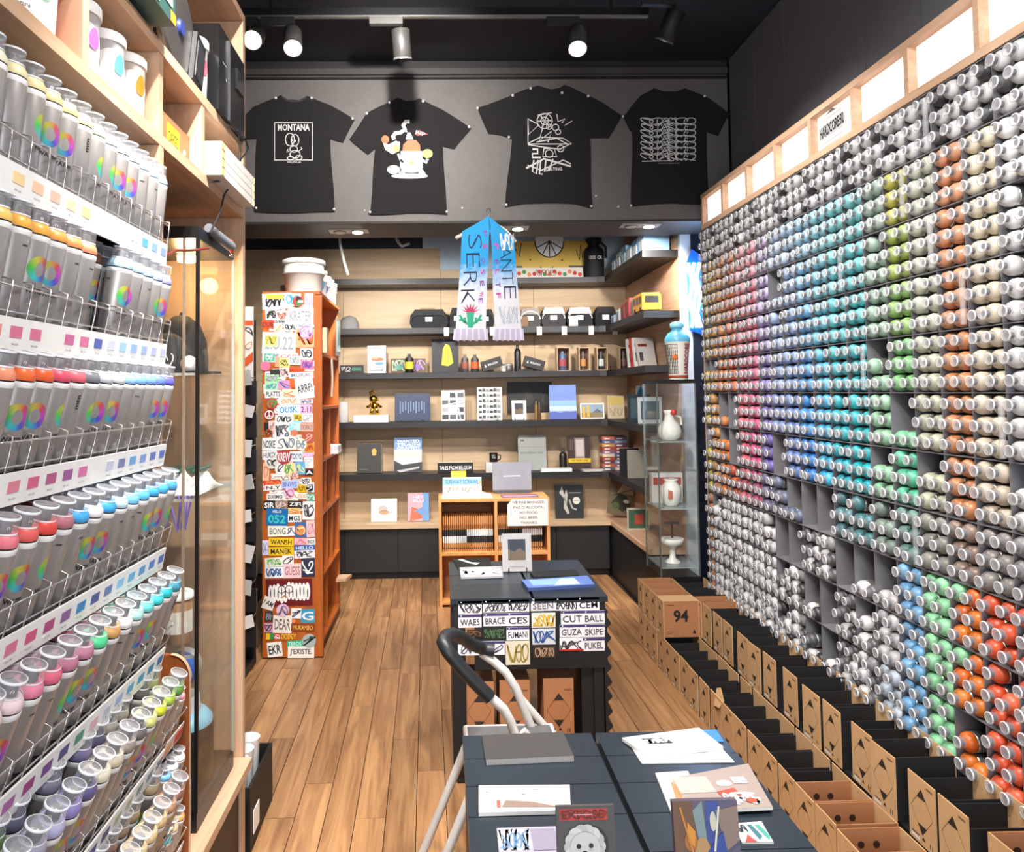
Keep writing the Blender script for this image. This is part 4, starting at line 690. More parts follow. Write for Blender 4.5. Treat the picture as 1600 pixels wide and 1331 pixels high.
for a in ((410, 458, 456, 483, 'f4f2ee', 's', 3), (416, 460, 443, 467, 'f0c040'), (444, 458, 470, 478, 'e4f2f8', 's', 2, '38a0d0'), (476, 458, 489, 481, 'f0dce2', 's', 1, 'd890b0'), (415, 483, 433, 500, 'f0f0f0', 's', 3), (432, 486, 449, 501, 'e8c8c0', 's', 2, 'b06858'), (450, 481, 490, 506, 'f4f4f4', 't', 'KRATER', '888890'), (409, 501, 429, 513, 'e0481c', 't', 'DUB'), (428, 505, 441, 520, 'd8e4f0', 's', 1, 'd89830'), (444, 505, 464, 517, 'ececec', 's', 3), (464, 503, 490, 512, 'f4f4f4', 's', 3, '707078'),
          (463, 514, 491, 543, 'f0a878', 's', 2, 'c05c28'), (410, 519, 462, 553, 'f4efe2', 't', '2.U.22', '98a0a8'), (414, 523, 434, 541, 'f0e490', 's', 3, 'b8a820'), (442, 514, 455, 526, 'e8d8a8', 's', 1, '2c4c98'), (469, 544, 489, 561, 'f0f0f0', 's', 2), (436, 552, 466, 561, 'e8e0d8', 't', 'CAP', 'c86858'), (413, 552, 429, 564, '40b890', 's', 1, 'e8f4f0'), (430, 557, 438, 573, 'f0a080'), (437, 560, 453, 573, 'f0e070', 's', 2), (451, 556, 470, 570, 'f4f4f4', 's', 2, '9098a0'), (470, 563, 490, 577, 'd878a0', 's', 2, '6848a0'), (451, 575, 476, 582, 'e85820', 't', 'MOUN', 'c02010'), (422, 577, 437, 585, '303030'), (438, 574, 452, 589, 'f0d0c8', 's', 2, '906060'), (452, 581, 490, 591, 'f4f0ec', 't', 'MURAL', '80889c'),
          (414, 586, 436, 597, '90d890', 's', 2, 'b060c0'), (414, 597, 434, 609, 'a8e0b8', 's', 3, '4890a0'), (434, 594, 455, 608, 'e890b8', 's', 1, '3c68b0'), (453, 592, 463, 605, 'e86018'), (462, 590, 490, 623, 'f4f4f2', 't', 'ARRF!', '282828', .25), (414, 609, 440, 622, 'f0f0ec', 't', 'PLATTS'), (441, 608, 463, 623, 'd0e8c0', 's', 1, 'e08060'), (436, 621, 468, 632, 'f0f0e8', 's', 3, 'e0a040'), (468, 624, 489, 631, 'e4e4f0', 's', 4, '303048'),
          (434, 632, 469, 648, 'dff0fa', 't', 'OUSK.', '2898d8'), (469, 632, 488, 647, 'e8c0e0', 't', '2.11', '8a1870'), (430, 648, 458, 661, 'f4f4f2', 's', 4), (459, 647, 473, 656, 'f0c830', 's', 2), (472, 646, 489, 660, 'f4f4f4', 's', 2, 'b8bcc4'), (413, 660, 421, 673, '202028'), (420, 657, 430, 673, 'f0d0c8', 's', 1, 'b06070'), (429, 660, 454, 686, 'f2f2f2', 's', 3, '686870'), (452, 657, 471, 673, '90e0f0', 's', 2, 'd8f4f8'), (469, 661, 490, 674, 'f0b0a0', 't', 'DORKO', '707070'),
          (476, 675, 490, 693, 'c05848', 's', 1, 'e8c0a8'), (431, 682, 463, 703, 'f4f0ea', 's', 3, '8890a0'), (410, 684, 432, 704, 'f2f2f2', 't', 'NOSKIE'), (476, 693, 491, 706, 'f09820', 's', 2, 'c04820'), (410, 704, 433, 718, 'f0f0f0', 't', 'HUKSY', '303848'), (453, 705, 473, 721, 'e8f0f8', 't', 'TOKYO', '203870'), (473, 707, 490, 714, 'f0a0d0', 't', 'KLET', 'fff0f8'), (475, 714, 490, 731, 'f4f4f4', 's', 1, 'c8ccd0'), (411, 723, 421, 751, 'f4bc9c', 's', 1, 'd07050'), (431, 722, 446, 744, 'f0f0f0', 's', 1), (462, 721, 477, 741, '60b0e0', 's', 2, 'e8f0a0'), (477, 733, 490, 743, '1a1a1e', 't', 'A', 'f4f4f4'),
          (412, 750, 442, 760, 'e04820', 's', 3, 'f0a060'), (414, 757, 441, 766, 'f4f0ea', 't', 'N.Y', '303030'), (440, 750, 466, 763, 'b8c8f0', 't', 'BNWS', '6078c8'), (471, 746, 486, 758, 'f0f0f0', 's', 2), (465, 757, 479, 769, 'f0c018', 's', 2, 'a07808'), (417, 771, 444, 781, 'f0f0ec', 't', 'DXIMO'), (456, 770, 481, 780, 'f4f0ea', 's', 3, 'd8b890'), (479, 771, 492, 783, '60a890', 's', 1, 'f0f0f0'), (412, 782, 430, 796, '181818', 't', 'SIR', 'f4f4f4'), (430, 782, 449, 796, 'a08878', 's', 2, 'd8ccc4'), (450, 782, 478, 793, '1c1c1c', 't', 'ZIFU', 'f4f4f4'), (473, 783, 492, 812, 'f0f0f0', 's', 2, '484850'),
          (416, 794, 450, 821, '1868a8', 't', '052', '30c8c8'), (450, 793, 469, 804, 'f0c880', 's', 1, 'd05848'), (450, 803, 471, 816, 'f4f4f4', 't', 'MGS', '202020'), (419, 821, 449, 838, 'f0f0e8', 't', 'BONG', '7a8460'), (448, 822, 462, 837, 'f0f0f0', 's', 2, '606878'), (461, 815, 480, 839, '3868a8'), (479, 813, 492, 839, 'f0c8c8', 's', 1, 'd890a0'), (420, 840, 459, 853, 'f0c818', 't', 'WANSH', '181818'), (420, 854, 459, 868, 'f0c818', 't', 'MANEK', '181818'), (410, 844, 420, 867, 'd8d4ec', 's', 1, '8888b0'), (460, 840, 481, 851, 'f4b8c0', 's', 2, 'e07888'), (480, 841, 493, 851, 'f0f0f0', 't', 'INOX'), (460, 851, 492, 860, '2858a8', 't', 'HELLO', 'e8f0f8'), (460, 859, 492, 872, 'f0f0f4', 's', 3),
          (414, 871, 442, 885, 'f0f0e4', 's', 3, '68b848'), (441, 867, 459, 884, 'f4f4f4', 's', 1, '303030'), (414, 885, 443, 903, 'f0f0f4', 's', 3, '3c6ca8'), (443, 880, 471, 903, 'f4d0d4', 't', 'GUESS', 'b87880'), (471, 872, 492, 901, '282c48', 's', 2, 'f4f4f4'), (416, 904, 488, 947, '6a1018'), (411, 932, 429, 952, 'f4f0ea', 't', 'I AM', '404040', -.5), (455, 950, 471, 966, 'f0f0f4', 's', 1, '283450'), (470, 951, 492, 973, '3898c0', 't', 'G', 'f0f0f0'), (414, 955, 426, 971, '303034', 's', 1, 'a0a0a8'), (413, 973, 427, 988, 'c898b8', 's', 1, '604060'), (427, 961, 456, 989, 'f0e8e0', 't', 'DEAR', '706860'), (455, 974, 492, 986, '8c3c18', 't', 'MUKAMBO', 'f0b858'), (416, 989, 422, 999, 'e8c020'), (422, 989, 428, 999, '388848'), (429, 990, 439, 999, 'd84848', 's', 1, 'f0f0f0'), (438, 987, 465, 1001, 'a85820', 't', 'DODGY', 'f4c030'),
          (449, 1000, 473, 1011, '10b088', 't', 'TEROS', 'c8fff0'), (418, 1003, 441, 1026, 'f4f4f4', 't', 'EKR', '181818', .1), (450, 1009, 491, 1028, 'f8f4ec', 't', "J'EXISTE.", '181818')): S(*a)
SO(466, 471, 8.5, 'c83828'); SO(479, 519, 10.5, 'd878c8', 's', 2, 'f0c0e8'); SO(415, 572, 7.5, 'e87090'); SO(425, 630, 9, 'c04038', 's', 2, '60a050'); SO(421, 648, 8.5, '802028'); SO(420, 677, 6.5, 'c06020', 's', 1); SO(460, 676, 5, 'f08060'); SO(470, 694, 9.5, 'f0ecd8', 's', 1, '8898b0'); SO(444, 714, 11.5, 'b03030', 't', 'KREW', 'f4f4f4'); SO(425, 724, 8.5, 'd8d4d0', 's', 2); SO(453, 733, 10, 'f0e0a0', 's', 2, '60a860'); SO(461, 742, 6, 'f0d0c8', 's', 1, 'c06858'); SO(484, 762, 5.5, '181818', 's', 1, 'f4f4f4'); SO(452, 770, 8.5, 'f0c0d8', 's', 1, 'c070a0'); SO(470, 828, 8, 'f08838', 's', 1, 'f8e0b0'); SO(442, 953, 10, 'dcc0dc', 's', 2, '907890'); SO(459, 970, 3, 'f08858'); SO(483, 1001, 11, 'a8b8b8', 's', 1, '404c50')
rg = random.Random(21); XB = []
for i in range(70):
    x, y = 409 + rg.random() * 70, 458 + rg.random() ** 1.2 * 330; XB.append((x, y, min(491, x + rg.uniform(12, 26)), y + rg.uniform(9, 18), rg.choice(('f0eeea', 'f4f2ee', 'ece8e0', 'e8ecf0', 'f0e4d8', 'dfe8f0', 'f0d8d4', 'f4f0d8')), 's', rg.choice((1, 2, 3)), rg.choice(('8890a0', '5c5c64', 'c08870', '88a8b8', 'b08898')), 0))
NB = len(XB); ST = XB + ST
MSt = FM('-y', (0, YC, 0)); Qs = lambda x, y: (lambda v: (v.x, v.z))(at(x, y, YC))
for i, (x0, y0, x1, y1, c, k, t_, tc_, ro) in enumerate(ST):
    b = B(); z = .0005 + .00045 * (i % 4 if i < NB else 5 + i % 7 if i < len(ST) - 18 else 12 + i % 3); cx, cy = Qs((x0 + x1) / 2, (y0 + y1) / 2); a, d = Qs(x0, y1); wq = abs(Qs(x1, y0)[0] - a); hq = abs(Qs(x1, y0)[1] - d); rnd = k in ('o',) or (i >= len(ST) - 18)
    Mq = MSt @ T(cx, cy, 0) @ Matrix.Rotation(ro * .6 + random.Random(i).uniform(-.05, .05), 4, 'Z')
    if rnd: b.ext([(wq / 2 * math.cos(u * .349), hq / 2 * math.sin(u * .349)) for u in range(18)], 0, z, mat(c, .5), Mq)
    else: b.box(-wq / 2, wq / 2, -hq / 2, hq / 2, 0, z, mat(c, .5), Mq)
    if k == 's': b.scrib(-wq * .38, -hq * .36, wq * .38, hq * .36, z + .0004, mat(tc_, .6), Mq, i, t_, min(hq, wq) * .1)
    elif k == 't':
        if t_ == '052': b.text('052', 0, -.012, wq * .8, hq * .5, z + .0004, mat(tc_, .6), Mq, 0, .03); b.text('HELLO', 0, hq * .33, wq * .4, hq * .16, z + .0004, mat('f4f4f4', .6), Mq)
        else: b.text(t_, 0, 0, wq * .84, hq * (.62 if hq < wq else .4), z + .0004, mat(tc_, .6), Mq, ro * .4, .02)
    elif c == '6a1018':
        rg = random.Random(3)
        for u in range(11): b.circ(-wq * .40 + u * wq * .08, rg.uniform(-.01, .012), wq * .055, z + .0003 + u * 2e-5, 'f4f2f0', Mq, ry=hq * .34); b.circ(-wq * .40 + u * wq * .08, rg.uniform(-.01, .01), wq * .012, z + .0006, '3a2c2c', Mq, ry=hq * .18)
        for u in (-.16, .0): b.line([(wq * u + .022 * math.cos(j * .5), .02 + .022 * math.sin(j * .5)) for j in range(14)], .005, z + .0007, '3c3c2c', Mq)
        b.line([(-wq * .18, -.03), (-wq * .1, -.018), (-.01, -.028)], .008, z + .0007, 'b07840', Mq)
    elif c == 'c83828' and rnd: b.flat([(-.01, .001), (wq * .45, .001), (wq * .42, hq * .2), (0, hq * .47), (-.01, hq * .46)], z + .0003, '181818', Mq); b.flat([(-.01, -.001), (wq * .45, -.001), (wq * .42, -hq * .2), (0, -hq * .47), (-.01, -hq * .46)], z + .0003, '308048', Mq); b.flat([(0, -.008), (wq * .46, -.008), (wq * .46, .008), (0, .008)], z + .0004, 'f4f4f4', Mq)
    elif c == '802028' and rnd:
        b.line([(wq * .38 * math.cos(j * .45), hq * .38 * math.sin(j * .45)) for j in range(15)], .006, z + .0003, 'f0e8e0', Mq); b.line([(0, hq * .4), (0, -hq * .4)], .006, z + .0004, 'f0e8e0', Mq); b.line([(-wq * .27, -hq * .27), (0, 0), (wq * .27, -hq * .27)], .006, z + .0004, 'f0e8e0', Mq)
    o = b.build('sticker', k0)
# buckets on the column
def bucket(label, x, y, z, r, h, col='ece6dc', drop=None, lid='f0ebe2'):
    t = thing('paint_bucket', label, 'bucket', (x, y, z)); M = T(x, y, z)
    B().rev([(r * .84, 0), (r * .86, .004), (r * .93, h * .55), (r * 1.0, h * .56), (r * 1.0, h * .6), (r * .95, h * .61), (r * .97, h * .86)], mat(col, .45), M, 28).build('body', t); B().rev([(r * 1.02, h * .86), (r * 1.04, h * .88), (r * 1.03, h * .98), (r * .96, h)], mat(lid, .4), M, 28).build('lid', t)
    if drop: b = B(); b.circ(0, h * .4, r * .3, r * .99, drop, M @ FM('-y'), ry=r * .55).circ(r * .55, h * .45, r * .25, r * .85, drop, M @ FM('-y'), ry=r * .5).build('drop_print', t)
p = at(475, 455, 4.70); bucket('large stacked white buckets on top of the sticker column', p.x, 4.70, 2.237, .132, .215)
for k, (px, py, Y, r, h, d, lab) in enumerate(((501, 470, 4.87, .055, .175, '3fa0c8', 'pale blue'), (510, 478, 5.02, .055, .16, '2c58a8', 'dark blue'), (517, 482, 5.16, .055, .16, 'e87840', 'orange'), (525, 486, 5.31, .055, .155, '3c98a8', 'teal'))):
    bucket('small white tub with %s drop on the sticker column' % lab, -.79, Y, 2.237, r, h, 'f0ece6', d)
# black hook rack left of the column
bk = thing('hook_rack', 'tall black hook rack with hanging tags beside the sticker column', 'rack', (-1.22, 4.35, 0)); B().box(-1.42, -1.115, 4.46, 4.5, 0, 2.05, BLK).build('back_board', bk); B().box(-1.42, -1.115, 4.12, 4.46, 0, .05, BLK).build('base', bk)
for k in range(8):
    z = .30 + k * .2; 
    for j in range(2): x = -1.16 + j * .05; B().tube([(x, 4.46, z), (x, 4.30, z), (x, 4.285, z + .012)], .004, STEEL, 5).build('hook', bk)
    t = thing('hanging_marker_pack', 'black marker pack with white tag on the hook rack, %s hook row from the floor' % ORD[k], 'marker pack', (-1.165, 4.33, z), 'marker packs on the hook rack'); B().box(-1.15, -1.07, 4.32, 4.345, z - .15, z - .02, mat('1e1b1c', .5)).build('pack', t); B().box(-.032, .032 - .012 * (k % 2), 0, .004, -.03 - .015 * (k % 3), .04, mat('dcd8d4', .6), T(-1.107, 4.283, z) @ Matrix.Rotation((-.18, .1, .25, -.08)[k % 4], 4, 'Y') @ Matrix.Rotation((.5, -.4, .2)[k % 3], 4, 'Z')).build('price_tag', t)
t = thing('sticker_board', 'narrow board of stickers above the black hook rack', 'sticker board', (-1.2, 4.44, 1.66)); B().box(-1.36, -1.118, 4.44, 4.455, 1.66, 2.13, mat('e8e4de', .6)).build('board', t); b = B()
art(b, FM('-y', (-1.36, 4.439, 1.66)), .242, .47, [('r', .5, .76, 1, .82, 'e85c28'), ('s', .5, .62, .98, .74, '303034', 3, 2), ('s', .5, .45, .98, .55, 'd88030', 5, 2), ('p', [(.5, .2), (.75, .32), (1, .42), (1, .3), (.6, .15)], 'e06030'), ('s', .5, .05, .98, .2, '4060a0', 7, 2), ('r', .72, .02, .95, .09, '50c8d8')]); b.build('print', t)
# ------------------------------------------------------------------ goods on the back shelves
def upright(name, label, cat, rect, Y, zb, col, arts=(), th=.02, tilt=6, stand=False, group=None, spine=None):
    x0, y0, x1, y1 = rect; a, c = at(x0, y1, Y), at(x1, y0, Y); wd, h = abs(c.x - a.x), c.z - a.z
    t = thing(name, label, cat, (0, 0, 0), group); b = B().box(-wd / 2, wd / 2, -th, 0, 0, h, mat(col, .5)) 
    b.build('cover', t)
    if th > .012: B().box(-wd / 2 + .003, wd / 2 + .0006, -th + .003, -.003, .002, h + .0008, mat('e4dfd4', .8)).build('pages', t)
    if arts: b = B(); art(b, FM('-y', (-wd / 2, -th, 0)), wd, h, arts); b.build('cover_print', t)
    if stand:
        b = B()
        for s in (-.3, .3): b.tube([(s * wd, .05, .0), (s * wd, -th - .02, .0), (s * wd, -th - .02, .02)], .003, CHROME, 5)
        b.tube([(-.3 * wd, .05, 0), (.3 * wd, .05, 0)], .003, CHROME, 5); b.tube([(0, .05, 0), (0, .012, h * .5)], .003, CHROME, 5); b.build('wire_stand', t)
    t.location = ((a.x + c.x) / 2, Y + th / 2, zb + .003); t.rotation_euler = (math.radians(-tilt), 0, 0); return t
z1, z2, z3, z4, z5, zL = SHZ[0], SHZ[1], SHZ[2], SHZ[3], SHZ[4], .475; YI = 6.53
# top shelf
t = upright('yellow_board', 'large yellow painted board with black line drawing on the top shelf', 'painted board', (806, 358, 918, 420), 6.6, z1, 'd9b44e', [('c', .47, 1.0, .2, 'f0f0f0', .42), ('l', [(.27 + .2 - .2 * math.cos(k * .262), 1.0 - .42 * math.sin(k * .262)) for k in range(13)], .018, '26221c')] + [('l', [(.47, 1.0), (.47 + .2 * math.cos(a), 1.0 - .42 * math.sin(a))], .014, '26221c') for a in (.5, 1.1, 1.57, 2.1, 2.7)] + [('c', .2, .52, .012, '26221c'), ('c', .64, .5, .012, '26221c'), ('l', [(.33, .34), (.39, .27), (.45, .29), (.52, .33)], .016, '26221c'), ('l', [(.45, .29), (.43, .12), (.33, .1)], .016, '26221c'), ('l', [(.84, .75), (.88, .5), (.9, .9), (.92, .55)], .014, '26221c'), ('l', [(.0, .8), (.05, .6), (.08, .95)], .014, '26221c'), ('r', .73, .0, 1, .36, '5a4a34'), ('r', 0, 0, .09, .36, '5a4a34')], .02, 3)
t = upright('skate_deck', 'long white board with red and green pattern on the top shelf', 'board', (806, 415, 911, 433), 6.5, z1, 'd8d2c8', [('c', .05 + .075 * k, .45 + .15 * math.sin(k * 2), .03, ('c84030', '4a8048', 'e07848', 'b83028')[k % 4], .2) for k in range(13)] + [('s', .3, .2, .6, .8, '8a3a30', 3, 4)], .012, 10)
t = thing('water_tank_bag', 'black canister bag with white letters on the top shelf', 'bag', at(929, 430, 6.52)); t.location.z = z1; x = t.location.x; m = mat('121214', .7)
B().rev([(.085, z1 + .002), (.09, z1 + .01), (.092, z1 + .24), (.075, z1 + .27)], m, T(x, 6.53, 0) @ Matrix.Diagonal((1, .8, 1, 1)), 20).build('body', t); B().rev([(.065, z1 + .27), (.045, z1 + .30), (.075, z1 + .355), (.07, z1 + .36)], m, T(x, 6.53, 0), 18).build('neck', t); B().tube([(x + .05, 6.5, z1 + .33), (x + .10, 6.5, z1 + .28), (x + .1, 6.5, z1 + .18)], .012, m).build('strap', t)
b = B(); b.text('LOCK', x - .03, z1 + .18, .055, .03, .0, WHITE, FM('-y', (0, 6.452, 0))); b.text('CK', x + .035, z1 + .18, .04, .03, 0, WHITE, FM('-y', (0, 6.452, 0))); b.build('lettering', t)
for k in range(6): tag(B().box(1.50, 1.69, 5.3 + k * .17, 5.45 + k * .17, z1, z1 + .16 - .02 * (k % 3), mat(('8fb4d0', '5c94bc', 'b8ccd8', '6ca0c0', '9cb8cc', '4c84b4')[k], .5)).box(1.497, 1.50, 5.32 + k * .17, 5.43 + k * .17, z1 + .03, z1 + .1, mat('e0e8ee', .5)).build('blue_box', loc=(1.6, 5.37 + k * .17, z1)), 'blue and white box on the top side shelf, %s from the front' % ORD[k], 'box', 'blue boxes on the side shelf')
# bags on the second shelf
def bag(label, x0, x1, ytop, body, top, patch=None):
    a, c = at(x0, 507, 6.50), at(x1, ytop, 6.50); w, h = c.x - a.x, c.z - z2; t = thing('hip_bag', label, 'bag', ((a.x + c.x) / 2, 6.53, z2), 'hip bags on the second shelf'); x = (a.x + c.x) / 2
    pf = [(-w / 2 * .86, 0), (w / 2 * .86, 0), (w / 2, h * .3), (w / 2 * .95, h * .72), (w * .36, h), (-w * .36, h), (-w / 2 * .95, h * .72), (-w / 2, h * .3)]
    B().ext(pf, -.11, 0, mat(body, .8), FM('-y', (x, 6.50, z2 + .002))).build('body', t); B().ext([(-w * .46, h * .70), (w * .46, h * .70), (w * .36, h * 1.02), (-w * .36, h * 1.02)], -.10, .012, mat(top, .7), FM('-y', (x, 6.50, z2 + .002))).build('top_flap', t)
    B().tube([(x + w * .46 * math.cos(q) , 6.488, z2 + h * (.45 + .43 * math.sin(q))) for q in [i * math.pi / 10 for i in range(11)]], .006, mat('d8d4d0' if top != '1a191b' else '2e2d30', .6), 6).build('piping', t)
    B().box(x - .03, x + .03, 6.494, 6.5, z2 + h * .38, z2 + h * .62, WHITE).build('label_patch', t)
    if patch: B().box(x - w * .42, x - .02, 6.493, 6.5, z2 + .01, z2 + h * .6, mat(patch, .8)).build('patch', t)
    q = at(x1 - 2, 510, 6.41); b = B().box(q.x - .025, q.x + .02, 6.405, 6.41, z2 - .075, z2 - .0, mat('ded6d8', .6)).build('price_tag', t)
for a in (('black hip bag left of the scarf', 640, 700, 484, '17161a', '1a191b'), ('black hip bag with grey piping partly behind the scarf', 703, 726, 482, '1c1c1e', '1a191b'), ('dark hip bag between the two scarf ends', 744, 772, 484, '17161a', '1a191b'), ('brown and grey hip bag just right of the scarf', 812, 845, 483, '4c4846', '9a948c', '8a6a50'), ('dark grey hip bag with white flap', 846, 884, 481, '3c3a3c', 'dcd8d4'), ('white hip bag with black side pocket', 886, 926, 481, '26252a', 'e8e4e0', 'ece8e4'), ('plain black hip bag at the right end of the bags', 930, 963, 480, '131316', '1a191b')): bag(*a)
for k, px in enumerate((668, 820, 852, 890, 925)): p = at(px, 482, 6.64); tag(B().box(p.x - .07, p.x + .07, 6.63, 6.64, z2, z2 + .20, mat('a8845c', .7)).build('kraft_card', loc=(p.x, 6.63, z2)), 'brown backing card standing behind the bags, %s from the left' % ORD[k], 'card', 'backing cards behind the bags')
cap('baseball_cap', 'grey cap on the second shelf next to the orange unit', (at(546, 508, 6.56).x, 6.56, z2 + .002), '8e8a88', .085, 1.5)
for k, (y, w, h, c, lab) in enumerate(((6.30, .09, .08, 'b8c8d4', 'pale blue box'), (6.12, .10, .11, 'd8dcd8', 'white box'), (5.95, .10, .13, 'b03a30', 'red box'), (5.80, .09, .16, 'c8443c', 'tall red box'), (5.64, .10, .14, 'e0d8cc', 'cream box'))): tag(B().box(1.50, 1.62, y - .06, y + .06, z2, z2 + h, mat(c, .5)).box(1.497, 1.5, y - .04, y + .04, z2 + .02, z2 + h - .02, mat(mix(c, '202040', .4), .5)).build('small_box', loc=(1.56, y, z2)), '%s on the second side shelf' % lab, 'box')
t = thing('toy_bus', 'yellow toy bus on the second side shelf', 'toy bus', (1.55, 5.42, z2)); B().box(1.48, 1.62, 5.3, 5.56, z2 + .02, z2 + .13, mat('e8a820', .4)).box(1.485, 1.615, 5.32, 5.54, z2 + .13, z2 + .145, mat('f0c040', .4)).build('body', t)
for s in (5.33, 5.41, 5.49): B().box(1.477, 1.48, s, s + .05, z2 + .07, z2 + .12, mat('2a2420', .3)).build('window', t)
B().box(1.50, 1.60, 5.297, 5.3, z2 + .07, z2 + .12, mat('2a2420', .3)).build('windscreen', t)
for s in (5.35, 5.5): B().rev([(.022, 0), (.022, .012)], INK, FM('-x', (1.49, s, z2 + .022)), 12).build('wheel', t)
# third shelf
def scan(label, px, x2, ytop, zb, c1, c2, Y=6.53, name='art_can'):
    a, c = at(px, 582, Y), at(x2, ytop, Y); r = (c.x - a.x) / 2; h = c.z - zb; t = thing(name, label, 'spray can', ((a.x + c.x) / 2, Y, zb)); M = T((a.x + c.x) / 2, Y, zb + .001)
    B().rev([(r * .95, 0), (r, .004), (r, h * .72), (r * .9, h * .77)], mat(c1, .4, .2), M, 18).build('can_body', t); B().ring([(r * 1.02, h * .2), (r * 1.02, h * .58)], mat(c2, .5), M, 18).build('label_band', t); B().rev([(r * .85, h * .77), (r * .8, h * .82), (r * .45, h * .86), (r * .42, h)], mat(mix(c1, 'ffffff', .2), .4), M, 16).build('cap', t); return t
upright('dark_box', 'small dark box with green print beside the orange unit', 'box', (532, 575, 569, 588), YI, z3, '2a201c', [('s', .05, .2, .45, .8, 'e0e4e0', 2, 2), ('r', .5, .3, .9, .7, '3a7860')], .08, 0)
upright('round_print_tin', 'white canister with orange and blue smear print', 'canister', (575, 544, 603, 587), YI, z3, 'e8e6e2', [('c', .55, .5, .36, 'e07048', .07), ('c', .65, .34, .25, '6898d0', .06), ('c', .4, .55, .2, 'f0a880', .05), ('r', .15, .08, .85, .12, '303030')], .05, 0)
upright('patterned_box', 'brown patterned box behind the yellow can', 'box', (611, 565, 665, 588), 6.6, z3, '6a4c34', [('s', .04, .1, .45, .9, 'a8c8a8', 4, 3), ('s', .55, .1, .96, .9, 'a890c0', 5, 3), ('c', .25, .4, .1, '58a090', .2), ('c', .76, .4, .1, '8868a8', .2)], .05, 0)
scan('black and yellow can in front of the patterned box', 633, 646, 553, z3, '1c1a18', 'd8c030', 6.49)
upright('framed_picture', 'black framed picture of a yellow hand shape', 'picture', (675, 534, 716, 586), 6.6, z3, '121316', [('p', [(.36, .22), (.62, .18), (.8, .28), (.74, .6), (.66, .82), (.52, .86), (.42, .7)], 'e0b820'), ('l', [(.5, .3), (.52, .75)], .03, 'b08c10'), ('l', [(.62, .3), (.62, .7)], .03, 'b08c10')], .03, 4)
scan('dark grey can with orange band, left of a pair', 721, 732, 554, z3, '4a4444', '8a4a3c'); scan('dark can with red band, right of a pair', 736, 748, 554, z3, '3a3636', 'c85428')
def tilted(label, x0, x1, y, ang, col):
    p = at((x0 + x1) / 2, y, 6.52); w = at(x1, y, 6.52).x - at(x0, y, 6.52).x; t = thing('tilted_box', label, 'box', (0, 0, 0)); B().box(-w / 2, w / 2, -.05, .05, -.045, .045, mat(col, .4)).build('carton', t); b = B(); art(b, FM('-y', (-w / 2, -.05, -.045)), w, .09, [('p', [(.12, .35), (.22, .35), (.17, .65)], 'e8e8e8'), ('t', .55, .5, .5, .2, 'MOLOTOV', 'e8e8e8')]); b.build('print', t); t.location = (p.x, 6.52, z3 + .045 + abs(math.sin(ang)) * w / 2 ); t.rotation_euler = (0, -ang, 0)
tilted('black flat box tilted up to the right on the third shelf', 752, 784, 572, .28, '26241f'); tilted('black flat box tilted down to the right on the third shelf', 818, 850, 572, -.28, '26241f')
jar('round_tin', 'round grey tin beside the black bottle', 'tin', at(794, 580, 6.5).x, 6.50, z3, .045, .05, mat('6c6864', .35, .5), mat('9a9690', .35, .5)); jar('small_tin', 'small pale tin in front of the round tin', 'tin', at(787, 582, 6.46).x, 6.455, z3, .022, .03, mat('b8b4ac', .4), mat('a09c96', .4))
def bottle(label, px, py0, zb, r, h, col, Y=6.54):
    x = at(px, py0, Y).x; t = thing('black_bottle', label, 'bottle', (x, Y, zb)); M = T(x, Y, zb); B().rev([(r, 0), (r, h * .70), (r * .8, h * .80), (r * .4, h * .86)], mat(col, .4), M, 18).build('body', t); B().rev([(r * .45, h * .86), (r * .45, h), (r * .35, h * 1.01)], mat(mix(col, '808080', .2), .4), M, 12).build('stopper', t)
bottle('tall black bottle on a black stand on the third shelf', 809, 575, z3 + .022, .03, .215, '151515'); tag(B().box(at(798, 0, 6.54).x, at(822, 0, 6.54).x, 6.48, 6.6, z3, z3 + .021, BLK).build('black_stand'), 'flat black stand under the tall bottle', 'stand')
for k, (a, b2, c1, c2) in enumerate(((869, 889, '4c6080', 'a04850'), (903, 919, '5a4a40', 'e09050'), (931, 947, '2c3030', 'c8ccc8'), (966, 982, '4a3c3c', '8a6868'))):
    p, q = at(a, 582, 6.53), at(b2, 543, 6.53); t = thing('framed_can_box', 'open wooden box holding an art can, %s of four from the left' % ORD[k], 'box', (p.x, 6.53, z3), 'boxed art cans'); w = q.x - p.x; h = q.z - z3
    B().box(p.x, q.x, 6.57, 6.58, z3, z3 + h, PLYX).box(p.x, p.x + .008, 6.47, 6.57, z3, z3 + h, PLYX).box(q.x - .008, q.x, 6.47, 6.57, z3, z3 + h, PLYX).box(p.x + .008, q.x - .008, 6.47, 6.57, z3 + h - .008, z3 + h, PLYX).box(p.x + .008, q.x - .008, 6.47, 6.57, z3, z3 + .008, PLYX).build('case', t); B().box(p.x + .008, q.x - .008, 6.566, 6.569, z3 + .01, z3 + h - .01, mat('6a3c2c', .6)).build('lining', t)
    scan('art can with %s wrap inside an open wooden box' % ('red and blue', 'orange', 'black and white', 'dull red')[k], a + 4, b2 - 4, 549, z3 + .009, c1, c2, 6.52)
